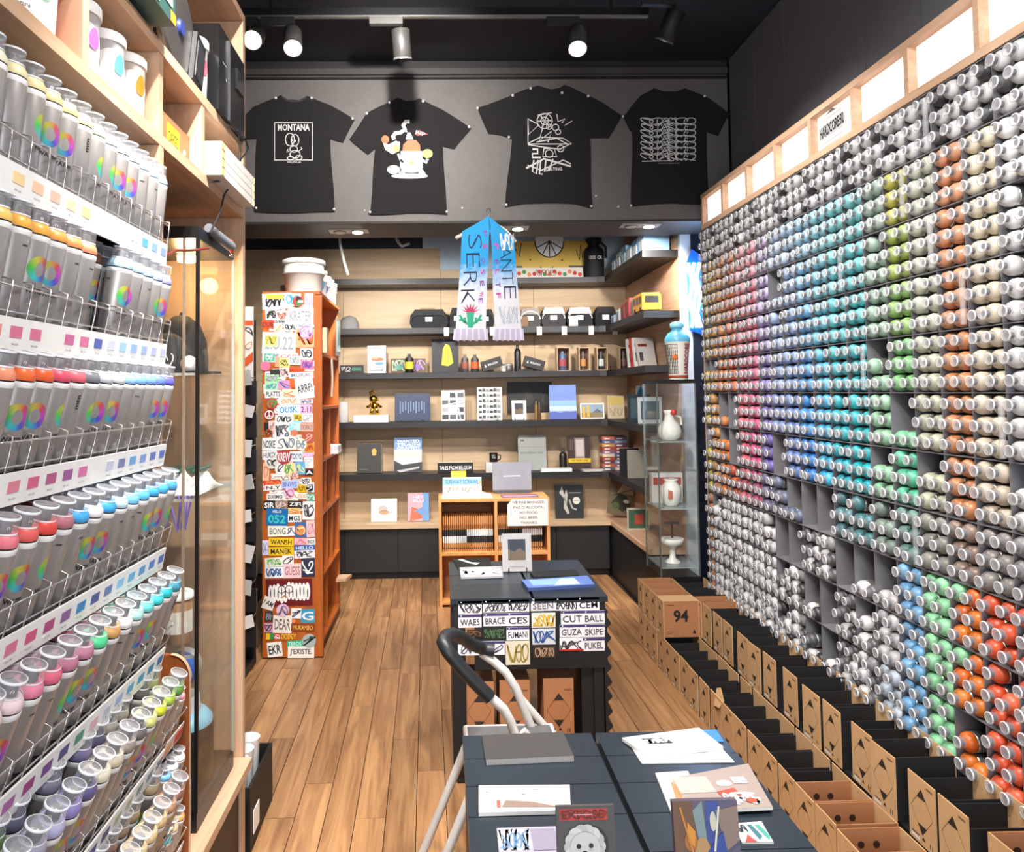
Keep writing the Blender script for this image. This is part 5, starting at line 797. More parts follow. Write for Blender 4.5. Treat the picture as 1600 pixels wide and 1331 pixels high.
for k, (y, c, an) in enumerate(((6.05, 'd8d0c8', .25), (5.95, 'b8342c', .2), (5.85, 'e0dcd6', .3), (5.72, 'c8c0b8', .45))):
    t = thing('leaning_book', '%s book leaning on the third side shelf, %s from the back' % (('cream', 'red', 'white', 'grey')[k], ORD[k]), 'book', (0, 0, 0), 'books leaning on the side shelf'); B().box(-.07, .07, -.015, .015, 0, .25, mat(c, .6)).build('cover', t); B().box(-.068, .066, -.012, .012, .002, .251, mat('e8e4da', .8)).build('pages', t); b = B(); art(b, FM('-y', (-.07, -.015, 0)), .14, .25, [('r', .1, .7, .6, .8, '803028'), ('r', .1, .2, .3, .5, '404040')]); b.build('cover_print', t); t.location = (1.63, y, z3 + .003); t.rotation_euler = (-an, 0, 0)
# fourth shelf
jar('glass_vase', 'clear rounded glass jar by the orange unit', 'jar', at(537, 660, 6.5).x, 6.5, z4, .045, .18, FROST)
t = thing('white_plinth_box', 'low white box under the gold figurine', 'box', at(580, 660, 6.52)); p, q = at(553, 662, 6.50), at(607, 651, 6.50); t.location = (p.x, 6.52, z4); B().box(p.x, q.x, 6.48, 6.62, z4, z4 + .062, mat('ece8e2', .5)).build('body', t); B().box(p.x + .01, q.x - .01, 6.478, 6.48, z4 + .025, z4 + .033, mat('c8c4bc', .5)).build('groove', t)
x = at(585, 640, 6.54).x; zf = z4 + .063; g = mat('d0a838', .18, 1.); t = thing('gold_figurine', 'shiny gold cartoon figurine standing on the white box', 'figurine', (x, 6.54, zf))
B().sphere((x - .01, 6.54, zf + .14), .038, g, 10, (1, 1, .9)).build('head', t); B().sphere((x, 6.54, zf + .075), .035, g, 10, (.9, .8, 1.1)).build('torso', t)
for s in (-1, 1): B().tube([(x + s * .02, 6.54, zf + .05), (x + s * .026, 6.53, zf + .02), (x + s * .03, 6.52, zf + .007)], [.016, .014, .018], g, 10).build('leg', t); B().tube([(x + s * .028, 6.54, zf + .095), (x + s * .05, 6.52, zf + .07), (x + s * .06, 6.51, zf + .075)], [.012, .01, .013], g, 8).build('arm', t)
B().tube([(x - .02, 6.54, zf + .165), (x - .035, 6.54, zf + .20), (x - .01, 6.54, zf + .215), (x + .012, 6.54, zf + .2)], .011, g, 8).build('hat', t); B().sphere((x + .028, 6.515, zf + .135), .014, g, 8).build('nose', t)
upright('navy_book', 'navy blue framed book with pale stripes on a stand', 'book', (617, 616, 672, 660), YI, z4, '1b2438', [('r', .04, .04, .96, .96, '22304c')] + [('r', .14 + .075 * k, .28 + .06 * (k % 3), .17 + .075 * k, .72 - .05 * (k % 2), '6880a0') for k in range(10)], .02, 6, True)
upright('panel_print', 'black and white street photo grid print', 'print', (690, 610, 726, 658), YI, z4, 'e4e2de', [('r', .03 + .33 * (k % 3), .04 + .24 * (k // 3), .30 + .33 * (k % 3), .2 + .24 * (k // 3), ('2c2c2e', '9a9896', '505052', 'c8c6c4', '38383a')[(k * 7) % 5]) for k in range(12)] + [('l', [(.6, .98), (.82, 0)], .05, 'e8e6e2'), ('l', [(0, .5), (1, .62)], .04, 'e8e6e2')], .012, 6)
upright('index_card', 'white card with rows of small black photos on a stand', 'card', (746, 604, 784, 656), YI, z4, 'eceae6', [('r', .06 + .15 * (k % 6), .05 + .165 * (k // 6), .19 + .15 * (k % 6), .12 + .165 * (k // 6) + .03 * (k * 5 % 3) / 2, ('1e1e20', '8c8a88', '3a3a3c')[k * 5 % 3]) for k in range(36)], .014, 6, True)
upright('dark_picture', 'large dark picture at the back of the fourth shelf', 'picture', (793, 593, 862, 642), 6.67, z4 + .06, '1a1814', [('c', .48, .45, .1, '2e2a22', .25), ('c', .85, .4, .08, '34302a', .2), ('r', .1, .05, .3, .3, '26221c')], .015, 2)
tag(B().box(at(793, 0, 6.64).x, at(862, 0, 6.64).x, 6.62, 6.69, z4, z4 + .06, PLYX).build('picture_riser'), 'wooden riser under the large dark picture', 'riser')
FRA = [('r', .2, .3, .8, .85, '28303c'), ('p', [(.2, .3), (.8, .3), (.8, .5), (.6, .62), (.4, .52), (.2, .6)], '6a5844'), ('r', .25, .12, .75, .14, '909090')]
upright('photo_card', 'small white framed photo card before the dark picture', 'card', (800, 622, 822, 653), 6.50, z4, 'e8e6e4', FRA, .01, 6, True)
for k, (px, c) in enumerate(((838, '8a6a3c'), (843, '5a4028'))): bottle('slim brown tube bottle between the frames, %s' % ('left', 'right')[k], px, 655, z4, .014, .165 - k * .01, c, 6.5)
upright('blue_book', 'blue book with pale mountain horizon cover', 'book', (859, 602, 900, 656), YI, z4, '7f96cc', [('r', 0, .55, 1, 1, '7088c8'), ('r', 0, .38, 1, .55, '90b4dc'), ('r', 0, .24, 1, .38, 'bcd4e8'), ('p', [(0, 0), (1, 0), (1, .24), (.8, .2), (.6, .23), (.4, .18), (.2, .22), (0, .2)], '5c68b0')], .02, 5)
upright('landscape_card', 'landscape photo card with yellow columns', 'card', (907, 630, 944, 655), YI, z4, 'e8e4da', [('r', .05, .08, .95, .92, '8c9cb0'), ('r', .05, .08, .95, .4, '8a7858'), ('r', .1, .1, .2, .8, 'd8a830'), ('r', .28, .1, .38, .85, 'd8a830'), ('p', [(.5, .4), (.7, .65), (.95, .4)], '5c6878')], .01, 6)
upright('aged_card', 'yellowed paper card near the right end of the fourth shelf', 'card', (950, 618, 975, 654), YI, z4, 'd8c8a8', [('r', .05, .6, .95, .95, 'dcc070'), ('s', .1, .1, .9, .5, 'a88858', 3, 3, .015)], .012, 5)
t = upright('hexagon_board', 'blue hexagon edged board on the fourth side shelf', 'board', (996, 600, 1008, 655), 6.0, z4, 'd8dce0', [('p', [(.1, .3), (.5, .1), (.9, .3), (.9, .8), (.5, 1.0), (.1, .8)], '2c88b4')], .02, 4)
for k, (y, h, c, lab) in enumerate(((5.85, .22, '28343c', 'dark framed picture'), (5.55, .2, 'c8ccd0', 'white framed photo'))): t = thing('framed_picture', '%s on the fourth side shelf' % lab, 'picture', (1.6, y, z4)); B().box(1.50, 1.68, y, y + .015, z4, z4 + h, mat(c, .5)).build('frame', t); B().box(1.52, 1.66, y - .002, y, z4 + .03, z4 + h - .03, mat('4a5c68', .4)).build('photo', t)
# fifth shelf
upright('dark_book', 'dark grey book with small gold emblem', 'book', (558, 692, 596, 738), YI, z5, '35332f', [('c', .7, .74, .1, 'c8a050', .1), ('r', .62, .6, .78, .74, 'c8a050'), ('r', .08, .1, .45, .14, '5c5850')], .025, 5)
upright('graffiti_magazine', 'magazine with blue header and black and white train photo', 'magazine', (616, 682, 659, 737), YI, z5, 'd8d6d2', [('r', 0, .66, 1, 1, '6c90c0'), ('t', .5, .9, .8, .09, 'WANTED', 'f4f4f4'), ('t', .5, .8, .86, .09, 'TRAIN', 'f4f4f4'), ('t', .5, .7, .8, .09, 'GRAFFITI', 'f4f4f4'), ('r', 0, .44, 1, .62, 'c8c4b8'), ('r', .05, .3, .95, .44, 'e8e6e2'), ('p', [(0, 0), (1, 0), (1, .3), (.3, .22), (0, .35)], '38383a'), ('p', [(.2, .0), (.9, .12), (.9, .17), (.1, .06)], 'b0b0b0')], .012, 5)
t = upright('tales_book', 'black flat book titled TALES FROM BELGIUM', 'book', (684, 724, 739, 741), 6.46, z5, '141416', [('t', .5, .5, .9, .36, 'TALES FROM BELGIUM', 'ecebe8')], .05, 0)
t = thing('white_block', 'white block carrying the black mug', 'block', at(768, 733, 6.52)); p, q = at(759, 733, 6.5), at(778, 718, 6.5); t.location = (p.x, 6.5, z5); B().box(p.x, q.x, 6.46, 6.57, z5, z5 + .085, mat('d4d2cc', .6)).build('body', t); B().box(p.x + .004, q.x - .004, 6.458, 6.46, z5 + .01, z5 + .075, mat('c6c4be', .6)).build('label_sheet', t)
x = at(771, 710, 6.52).x; t = thing('black_mug', 'black enamel mug on the white block', 'mug', (x, 6.515, z5 + .086)); M = T(x, 6.515, z5 + .086); B().rev([(.034, 0), (.037, .003), (.037, .08), (.034, .08), (.032, .01), (.004, .008)], mat('161618', .35), M, 20).build('body', t); B().tube([(x + .036, 6.515, z5 + .15), (x + .062, 6.515, z5 + .145), (x + .06, 6.515, z5 + .11), (x + .036, 6.515, z5 + .10)], .006, mat('161618', .35)).build('handle', t); b = B(); b.text('mug', x, z5 + .125, .03, .012, 0, mat('b0b0b0'), FM('-y', (0, 6.4775, 0))); b.build('print', t)
upright('grey_book', 'tall grey book with green title', 'book', (810, 677, 853, 733), YI, z5, '9a9c98', [('r', 0, .66, 1, .67, '808280'), ('t', .5, .5, .8, .06, 'FOUNDATION', '5c7c68'), ('r', .1, .82, .22, .88, '606260')], .025, 5)
tag(B().box(at(832, 0, 6.47).x, at(879, 0, 6.47).x, 6.43, 6.51, z5, z5 + .03, mat('c8d0cc', .6)).box(at(834, 0, 6.47).x, at(878, 0, 6.47).x, 6.428, 6.43, z5 + .006, z5 + .024, WHITE).build('flat_book', loc=(.85, 6.47, z5)), 'pale flat book lying in front of the grey book', 'book')
bottle('matte black bottle beside the yellow banded book', 880, 729, z5, .034, .19, '1a1614')
upright('banded_book', 'dark photo book with a yellow paper band', 'book', (888, 676, 922, 729), YI, z5, '342420', [('r', .3, .3, .75, .95, '8a7c78'), ('r', .36, .4, .7, .9, 'c0b4b0'), ('r', .05, .6, .25, .9, '58403a'), ('r', 0, .22, 1, .34, 'e0b820'), ('t', .5, .28, .8, .06, 'THE TRAIN LINES', '282420')], .025, 5)
for k in range(2): tag(B().box(at(892 + 3 * k, 0, 6.47).x, at(930 - 2 * k, 0, 6.47).x, 6.425, 6.52, z5 + .008 * k, z5 + .007 + .008 * k, mat(('6a5c68', 'b8b0ac')[k], .5)).box(at(896 + 3 * k, 0, 6.47).x, at(925 - 2 * k, 0, 6.47).x, 6.424, 6.426, z5 + .001 + .008 * k, z5 + .006 + .008 * k, mat('ded8d0', .5)).build('flat_magazine', loc=(1.1, 6.47, z5 + .008 * k)), '%s magazine lying flat before the banded book' % ('lower', 'upper')[k], 'magazine', 'flat magazines')
p, q = at(940, 729, 6.54), at(977, 681, 6.54); rg = random.Random(5)
for cI in range(2):
    for k in range(10):
        w = (q.x - p.x) / 2; h = (q.z - z5) / 10; xx = p.x + cI * w; tag(B().box(xx + .001, xx + w - .001, 6.49, 6.62, z5 + k * h, z5 + (k + 1) * h - .001, mat(rg.choice(('a04838', '4c5c88', 'c89048', '885c70', '5a5a60', 'b86050', '8890b0', 'd0b8a0', '6c3c34')), .5)).box(xx + .02, xx + w * .6, 6.489, 6.49, z5 + k * h + .006, z5 + k * h + .016, mat('e8e0d8', .5)).build('boxed_disc', loc=(xx, 6.55, z5 + k * h)), 'thin coloured case, %s from the bottom of the %s stack on the fifth shelf' % (ORD[k], ('left', 'right')[cI]), 'case', 'stacked thin cases')
for k, (y, c) in enumerate(((6.15, '1c1c1e'), (5.9, '8a8478'))): t = thing('side_book', '%s book standing on the fifth side shelf' % ('black', 'grey'[0:4])[k], 'book', (1.6, y, z5)); B().box(1.50, 1.66, y, y + .02, z5, z5 + .22, mat(c, .5)).build('cover', t); B().box(1.502, 1.661, y + .003, y + .017, z5 + .003, z5 + .221, mat('e0dcd4', .8)).build('pages', t)
# ledge
upright('art_card', 'white square art card with small bird like drawing', 'card', (580, 778, 620, 814), 6.5, zL, 'f0efec', [('c', .45, .55, .18, 'b8b4a8', .16), ('c', .5, .4, .2, 'd89878', .1), ('l', [(.3, .4), (.5, .5), (.8, .38)], .02, '6a5848')], .012, 6)
upright('pink_magazine', 'pink and blue illustrated magazine on a wire stand', 'magazine', (637, 769, 670, 813), 6.5, zL, 'c8a0a8', [('r', .7, 0, 1, 1, '6898c8'), ('p', [(.1, 0), (.7, .1), (.6, .4), (.2, .5)], 'c06848'), ('r', .25, .7, .75, .92, 'd890a8'), ('t', .5, .85, .5, .1, 'HEY', 'f4f0f0'), ('t', .5, .72, .5, .1, 'BLU', 'f4f0f0'), ('p', [(.3, .35), (.7, .5), (.95, .3), (.7, .2)], '7090c0')], .012, 8, True)
upright('hand_poster', 'black book with a white sculpted hand picture', 'book', (868, 754, 911, 807), 6.52, zL, '26282a', [('p', [(.15, .75), (.25, .95), (.33, .7), (.3, .3), (.42, .12), (.5, .15), (.4, .4), (.45, .7), (.4, .85), (.3, .6)], 'b8b4ac'), ('l', [(.5, .55), (.6, .3), (.75, .25)], .06, 'a8a49c'), ('c', .75, .52, .13, 'd8d4cc'), ('t', .75, .52, .2, .03, 'NEW', '505050'), ('l', [(.5, .75), (.9, .75)], .015, 'c8c4bc')], .025, 5)
t = upright('camouflage_book', 'tilted brown and green photo magazine on a stand', 'magazine', (948, 748, 986, 806), 6.5, zL, '6a5c44', [('p', [(.1, .3), (.4, .6), (.7, .55), (.9, .3), (.6, .1)], '2c2c20'), ('p', [(.3, .6), (.5, .9), (.9, .9), (.95, .6)], 'b8a488'), ('p', [(.1, .85), (.4, .95), (.3, .7)], '88503c'), ('c', .3, .25, .15, '4c5830', .1), ('c', .7, .4, .12, 'd0c4ac', .05), ('l', [(.1, .5), (.9, .75)], .03, '3c3428')], .012, 12); t.rotation_euler.y = .2; t.location.z += .02
t = thing('framed_picture', 'small green framed picture on the side ledge', 'picture', (1.6, 5.95, .475)); B().box(1.50, 1.68, 5.95, 5.965, .475, .65, mat('b8b0a0', .5)).build('frame', t); B().box(1.51, 1.67, 5.947, 5.95, .49, .635, mat('3c5c44', .5)).box(1.56, 1.63, 5.945, 5.947, .52, .60, mat('a84838', .5)).build('picture_print', t)
# ------------------------------------------------------------------ glass case with pottery at the right
gc = thing('glass_cabinet', 'freestanding glass cabinet with pottery beside the can rack', 'display case', (1.55, 4.9, 0)); x0, x1, y0, y1 = 1.405, 1.655, 4.74, 5.06; zt = 1.64
B().box(x0, x1, y0, y1, zt, zt + .025, BF).build('top_frame', gc); B().box(x0, x1, y0, y1, 0, .40, BF).build('base', gc)
for a in ((x0 + .004, x1 - .004, y0, y0 + .004), (x0 + .004, x1 - .004, y1 - .004, y1), (x0, x0 + .004, y0, y1), (x1 - .004, x1, y0, y1)): B().box(a[0], a[1], a[2], a[3], .40, zt, GLASS).build('glass_pane', gc)
for a, c in ((x0, y0), (x0, y1), (x1, y0)): B().box(a - .004, a + .004, c - .004, c + .004, .40, zt, mat('8a9490', .2, .7)).build('corner_strip', gc)
CZS = (1.265, .835, .46)
for z in CZS: B().box(x0 + .005, x1 - .005, y0 + .005, y1 - .005, z - .008, z, clear('shelf_glass', (.85, .92, .92), (.7, .78, .78), .35)).build('glass_shelf', gc)
PORC = mat('ece8e0', .25); xm = 1.525; ym = 4.88
def pot(name, label, prof, z, x=xm, y=ym, extra=None):
    t = thing(name, label, 'vase', (x, y, z)); B().rev([(r, z + h) for r, h in prof], PORC, T(x, y, 0), 24).build('body', t)
    if extra: extra(t, x, y, z)
pot('porcelain_jug', 'white porcelain jug with red flower in the glass cabinet', [(.045, .001), (.07, .02), (.08, .06), (.065, .10), (.035, .135), (.028, .17), (.04, .20), (.034, .2)], CZS[0], extra=lambda t, x, y, z: (B().sphere((x + .02, y - .03, z + .185), .022, mat('d0382c', .5), 8).build('flower', t), B().tube([(x + .03, y, z + .17), (x + .075, y, z + .15), (x + .08, y, z + .1)], .008, PORC).build('handle', t)))
pot('porcelain_vase', 'squat white porcelain vase with small painting in the glass cabinet', [(.04, .001), (.055, .02), (.068, .08), (.066, .12), (.045, .145), (.04, .16), (.05, .172), (.044, .172)], CZS[1], extra=lambda t, x, y, z: B().ext([(-.02, .05), (.01, .05), (.012, .10), (-.018, .11)], 0, .003, mat('c87058', .5), FM('-y', (x - .02, y - .064, z))).build('painting', t))
pot('porcelain_goblet', 'white footed porcelain bowl on the lowest glass shelf', [(.05, .001), (.052, .01), (.02, .03), (.016, .09), (.03, .11), (.07, .125), (.075, .16), (.068, .16)], CZS[2], extra=lambda t, x, y, z: B().tube([(x, y, z + .15), (x, y, z + .27)], .006, mat('2a2420', .5)).tube([(x - .05, y, z + .26), (x + .05, y, z + .26)], .008, mat('2a2420', .5)).build('dark_cross_rod', t))
for z, c in ((CZS[1] + .245, 'b04038'),): t = thing('folded_papers', 'white and red papers on a middle level of the glass cabinet', 'papers', (1.52, 4.97, CZS[1])); B().box(1.43, 1.64, 4.99, 5.05, CZS[1], CZS[1] + .20, mat('d8d4d0', .6)).build('sheet', t); B().box(1.44, 1.63, 4.987, 4.99, CZS[1] + .12, CZS[1] + .17, mat(c, .6)).build('red_band', t)
p = at(1060, 597, 4.88); zb = zt + .026; t = thing('ceramic_urn', 'tall ceramic urn with HARDCORE lettering and blue lid on the glass cabinet', 'urn', (p.x, 4.88, zb)); M = T(p.x, 4.88, zb)
B().rev([(.06, 0), (.062, .01), (.066, .10), (.078, .22), (.082, .25)], mat('e8e2d8', .35), M, 28).build('body', t); B().rev([(.083, .25), (.083, .27), (.062, .31), (.04, .32), (.035, .345)], mat('64b4d4', .3), M, 28).build('shoulder', t); B().rev([(.044, .345), (.047, .352), (.045, .375), (.03, .385)], mat('88c8dc', .3), M, 20).build('lid', t); B().rev([(.0625, .01), (.0645, .012), (.065, .028)], mat('b0543c', .5), M, 28).build('base_band', t)
b = B(); rad = lambda z: .0625 + (z - .01) * .085 + .001
for k in range(9): z = .04 + k * .024; b.tube([(rad(z) * math.cos(a), rad(z) * math.sin(a), z) for a in [math.pi * 1.02 + i * .12 for i in range(11)]], .0016, INK, 4, M)
for k in range(8): a = math.pi * 1.02 + k * .165; b.tube([(rad(z) * math.cos(a), rad(z) * math.sin(a), z) for z in [.04 + i * .024 for i in range(9)]], .0016, INK, 4, M)
b.build('grid_lines', t); B().sphere((p.x - .035, 4.88 - .062, zb + .15), .022, mat('e07028', .5), 8, (1, .3, 1)).build('orange_spot', t)
b = B(); vs, fs = text_geo('HARDCORE', .03); b.add([((rad(.14 + u * .2) + .001) * math.cos(-1.05 - v * .5), (rad(.14 + u * .2) + .001) * math.sin(-1.05 - v * .5), .14 + u * .2) for u, v in [(x_, -y_ * -1) for x_, y_ in vs]], fs, mat('a02830', .5), M); b.build('lettering', t)
# ------------------------------------------------------------------ cubby shelf with books
cu = thing('pine_cubby', 'low pine cubby shelf full of orange spined books behind the far table', 'shelf unit', (.40, 5.7, 0)); x0, x1, y0, y1, zt = -.018, .815, 5.55, 5.88, .80
for x in (x0, .40, x1 - .022): B().box(x, x + .022, y0, y1, 0, zt - .022, PINE).build('upright', cu)
B().box(x0, x1, y0, y1, zt - .022, zt, PINE).build('top_board', cu)
for z in (.38, .02):
    for xa, xb in ((x0 + .022, .40), (.422, x1 - .022)): B().box(xa, xb, y0 + .004, y1, z, z + .022, PINE).build('shelf', cu)
B().box(x0, x1, y1, y1 + .008, 0, zt, KRAFTD).build('back_panel', cu)
bm = B().box(0, .0106, 0, .2, 0, .065, mat('c98850', .6)).box(0, .0106, 0, .2, .065, .115, mat('e8e4e0', .6)).box(0, .0106, 0, .2, .115, .165, mat('242222', .6)).box(0, .0106, 0, .2, .165, .262, mat('d08c50', .6)).mesh('book_block')
bm2 = B().box(0, .0106, 0, .2, 0, .065, mat('c98850', .6)).box(0, .0106, 0, .2, .065, .115, mat('242222', .6)).box(0, .0106, 0, .2, .115, .165, mat('e8e4e0', .6)).box(0, .0106, 0, .2, .165, .262, mat('d08c50', .6)).mesh('book_block')
lm = B().box(.003, .011, -.0006, 0, .02, .03, INK).box(.003, .011, -.0006, 0, .17, .20, mat('8a4c20', .6)).mesh('spine_print')
for comp, (xs, nb) in enumerate(((.012, 25), (.43, 22))):
    for k in range(nb):
        t = thing('orange_book', 'orange spined book with black and white bands, %s from the left in the %s cubby' % (ORD[k], ('left', 'right')[comp]), 'book', (xs + k * .0152, y0 + .035 + random.Random(k).uniform(0, .006), .403), 'orange spined books in the cubby'); put('book_block', bm if k < 12 else bm2, t); put('spine_print', lm, t)
t = thing('paper_notice', 'white paper notice about food and alcohol taped to the cubby', 'notice', (.70, y0 - .01, .72)); p, q = at(793, 822, y0 - .01), at(856, 779, y0 - .01); w, h = q.x - p.x, q.z - p.z
B().ext([(0, 0), (w, 0), (w, h), (w * .12, h), (0, h * .78)], 0, .002, mat('e8e2dc', .8), FM('-y', (p.x, y0 - .008, p.z))).build('paper', t); b = B()
for k, s in enumerate(('NE PAS MANGER.', "PAS D'ALCOOL.", 'NO FOOD.', 'NO BEER.', 'THANKS.')): b.text(s, w * .53, h * (.88 - k * .19), w * (.8, .76, .46, .46, .42)[k], h * .095, .0008, mat('6a6460', .7), FM('-y', (p.x, y0 - .010, p.z)))
b.build('lettering', t)
# things on the cubby
t = thing('open_book', 'open white book lying on the cubby', 'book', (.14, 5.68, zt)); 
for s in (-1, 1):
    vs = []; fs = []; N = 8
    for i in range(N + 1):
        u = i / N; xx = .20 + s * u * .19; z = zt + .004 + .035 * math.sin(math.pi * min(1, u * .9 + .1)) * (1 - u * .55)
        vs += [(xx, 5.58, z), (xx, 5.78, z), (xx, 5.58, zt + .001), (xx, 5.78, zt + .001)]
    for i in range(N): a = i * 4; fs += [(a, a + 4, a + 5, a + 1), (a + 2, a + 6, a + 4, a), (a + 1, a + 5, a + 7, a + 3)]
    fs.append((N * 4, N * 4 + 2, N * 4 + 3, N * 4 + 1)); B().add(vs, fs, WHITE, None, False).build('page_block', t)
b = B()
for k in range(5): b.line([(.08, 5.62 + k * .03), (.16, 5.62 + k * .03)], .004, zt + .045, 'b0b0b0')
b.build('page_print', t)
upright('subway_book', 'thick book with blue SUBWAY SCRAWL title standing on the cubby', 'book', (692, 750, 752, 776), 5.81, zt, 'd8d6c8', [('r', 0, .55, 1, .95, '88b8c8'), ('t', .5, .75, .86, .26, 'SUBWAY SCRAWL', '1c4c80'), ('s', .05, .08, .95, .45, '7a7468', 3, 8), ('c', .96, .7, .04, 'e8a060')], .05, 3)
upright('yellow_note', 'bright yellow note sticking up behind the subway book', 'note', (705, 737, 728, 752), 5.86, zt + .10, 'e8cc40', [('r', .1, .2, .5, .25, 'c0a428')], .004, 0); tag(B().box(.09, .22, 5.845, 5.872, zt, zt + .10, mat('5c544c', .6)).build('note_support_box'), 'small grey box under the yellow note', 'box')
t = upright('laptop', 'silver grey laptop lid standing open on the cubby', 'laptop', (770, 721, 830, 766), 5.80, zt + .02, '8a8a92', [('r', .28, .5, .72, .53, 'f0f0f0'), ('r', .0, .0, 1, .03, '5c5c62')], .012, 8); put('base', B().box(-.14, .14, .0, .05, -.02, -.002, mat('6c6c72', .4)).mesh('base'), t)
tag(B().box(.46, .74, 5.585, 5.72, zt, zt + .006, mat('6a4468', .5)).box(.47, .73, 5.60, 5.66, zt + .006, zt + .0065, mat('b890a8', .5)).build('purple_magazine', loc=(.6, 5.65, zt)), 'purple magazine lying on the cubby by the laptop', 'magazine')
# ------------------------------------------------------------------ tables
TT = mat('242c34', .28); TD = mat('101215', .5)
def table(name, label, x0, x1, xm, ya, yb, z, seams):
    t = thing(name, label, 'table', ((x0 + x1) / 2, (ya + yb) / 2, 0)); ys = [ya] + seams + [yb]
    for xa, xb in ((x0, xm - .006), (xm + .006, x1)):
        for a, c in zip(ys, ys[1:]): B().box(xa, xb, a + .0012, c - .0012, z - .022, z, TT).build('top_plank', t)
    B().box(x0 + .01, x1 - .01, ya + .01, yb - .01, z - .06, z - .022, TD).build('apron', t)
    for x in (x0 + .02, x1 - .06):
        for y in (ya + .02, yb - .06): B().box(x, x + .04, y, y + .04, 0, z - .06, TD).build('leg', t)
    return t
ft = table('book_table', 'black two part book table in the foreground', .047, .684, .372, .95, 1.862, .75, [1.11, 1.25, 1.385, 1.51, 1.625, 1.745]); B().box(.06, .67, .97, 1.0, .05, .69, TD).box(.052, .062, .97, 1.85, .05, .69, TD).box(.668, .678, .97, 1.85, .05, .69, TD).build('side_cloth', ft)
rt_ = table('book_table', 'black table with tagged front standing before the pine cubby', .035, .685, .375, 3.065, 3.735, .75, [3.28, 3.46])
B().box(.04, .092, 3.07, 3.72, .05, .69, TD).build('left_cloth', rt_); B().box(.132, .68, 3.07, 3.09, .46, .69, TD).build('front_board', rt_)
wv = [(.70, z_ * .012) for z_ in range(0)]; pts = [(.668, .03)] + [(.685 + .012 * math.sin(i * .9), .03 + i * .0085) for i in range(78)] + [(.668, .69)]
B().ext(pts, -.62, 0, TD, FM('-y', (0, 3.072, 0))).build('corrugated_side', rt_); B().box(.575, .667, 3.10, 3.70, .03, .69, TD).build('inner_box', rt_)
FS = []
G2 = lambda zx, zy: (660 + zx / 4.293, 850 + zy / 4.293)
PU = '3c3468'
for (a, b_, c, d, bg, k, tx, tcol, hd_) in ((242, 380, 398, 470, 'e8e4e8', 's', 4, '1c1c20', 1), (408, 375, 568, 460, 'e8e4e8', 's', 5, '1c1c20', 1), (568, 370, 716, 455, 'e4e0e4', 's', 5, '1c1c20', 1), (728, 365, 890, 450, 'e0dce0', 't', 'SEEN', '6a666c', 1), (890, 360, 1040, 447, 'e8e4e8', 's', 6, '1c1c20', 1), (1040, 355, 1186, 445, 'e8e4e8', 't', 'CEM', '1c1c20', 1), (242, 472, 396, 562, 'e8e4e8', 't', 'WAES', '1c1c20', 1), (410, 465, 566, 552, 'e8e4e8', 't', 'BRACE', '1c1c20', 1), (566, 460, 716, 550, 'e8e4e8', 't', 'CES', '1c1c20', 1), (734, 460, 892, 562, 'e0dcd4', 's', 4, 'd0a820', 0), (930, 447, 1080, 540, 'e8e4e8', 't', 'CUT', '1c1c20', 1), (1080, 445, 1222, 536, 'e8e4e8', 't', 'BALL', '1c1c20', 1), (300, 575, 395, 625, '2c2420', 's', 2, 'a06820', 0), (410, 560, 556, 640, '1e221e', 's', 4, '4a7048', 0), (565, 556, 716, 646, 'e8e4e8', 't', 'FUMANI', '24242c', 1), (738, 566, 892, 676, 'c8ccd4', 's', 3, '2c5890', 0),
        (922, 540, 1080, 625, 'e8e4e8', 't', 'GUZA', '3c3c44', 1), (1080, 538, 1222, 625, 'e8e4e8', 't', 'SKIPE', '3c3c44', 1), (922, 625, 1080, 716, 'e8e4e8', 's', 4, '1c1c20', 2), (1078, 628, 1222, 718, 'e8e4e8', 't', 'PUKEL', '3c3c44', 1), (240, 650, 552, 748, 'e4e0e8', 's', 5, '2c3048', 1), (560, 648, 720, 812, 'd4ccb8', 's', 3, '9a8430', 0), (745, 685, 892, 765, '3a2c20', 's', 3, 'b89c80', 0)): FS.append((G2(a, b_), G2(c, d), bg, k, tx, tcol, hd_))
for i, ((ax, ay), (cx, cy), bg, k, tx, tcol, hd_) in enumerate(FS):
    a, c = at(ax, cy, 3.067), at(cx, ay, 3.067); w, h = c.x - a.x, c.z - a.z; M = FM('-y', (a.x, 3.069, a.z)); b = B().box(0, w, 0, h, -.001, .001 + .0004 * (i % 3), mat(bg, .5), M); z = .0028
    if hd_ == 1: b.flat([(0, h * .82), (w, h * .82), (w, h), (0, h)], z, mat(PU, .5), M); b.circ(w * .12, h * .91, h * .05, z + .0003, WHITE, M)
    if hd_ == 2: b.flat([(0, 0), (w, 0), (w, h * .13), (0, h * .13)], z, mat('c03028', .5), M)
    if k == 's': b.scrib(w * .06, h * .1, w * .94, h * (.76 if hd_ else .9), z + .0003, mat(tcol, .6), M, i + 50, tx, h * .07 if bg[0] != 'd' else h * .05)
    else: b.text(tx, w * .5, h * .42, w * .84, h * .5, z + .0003, mat(tcol, .6), M, .03, .01)
    b.build('name_sticker', rt_)
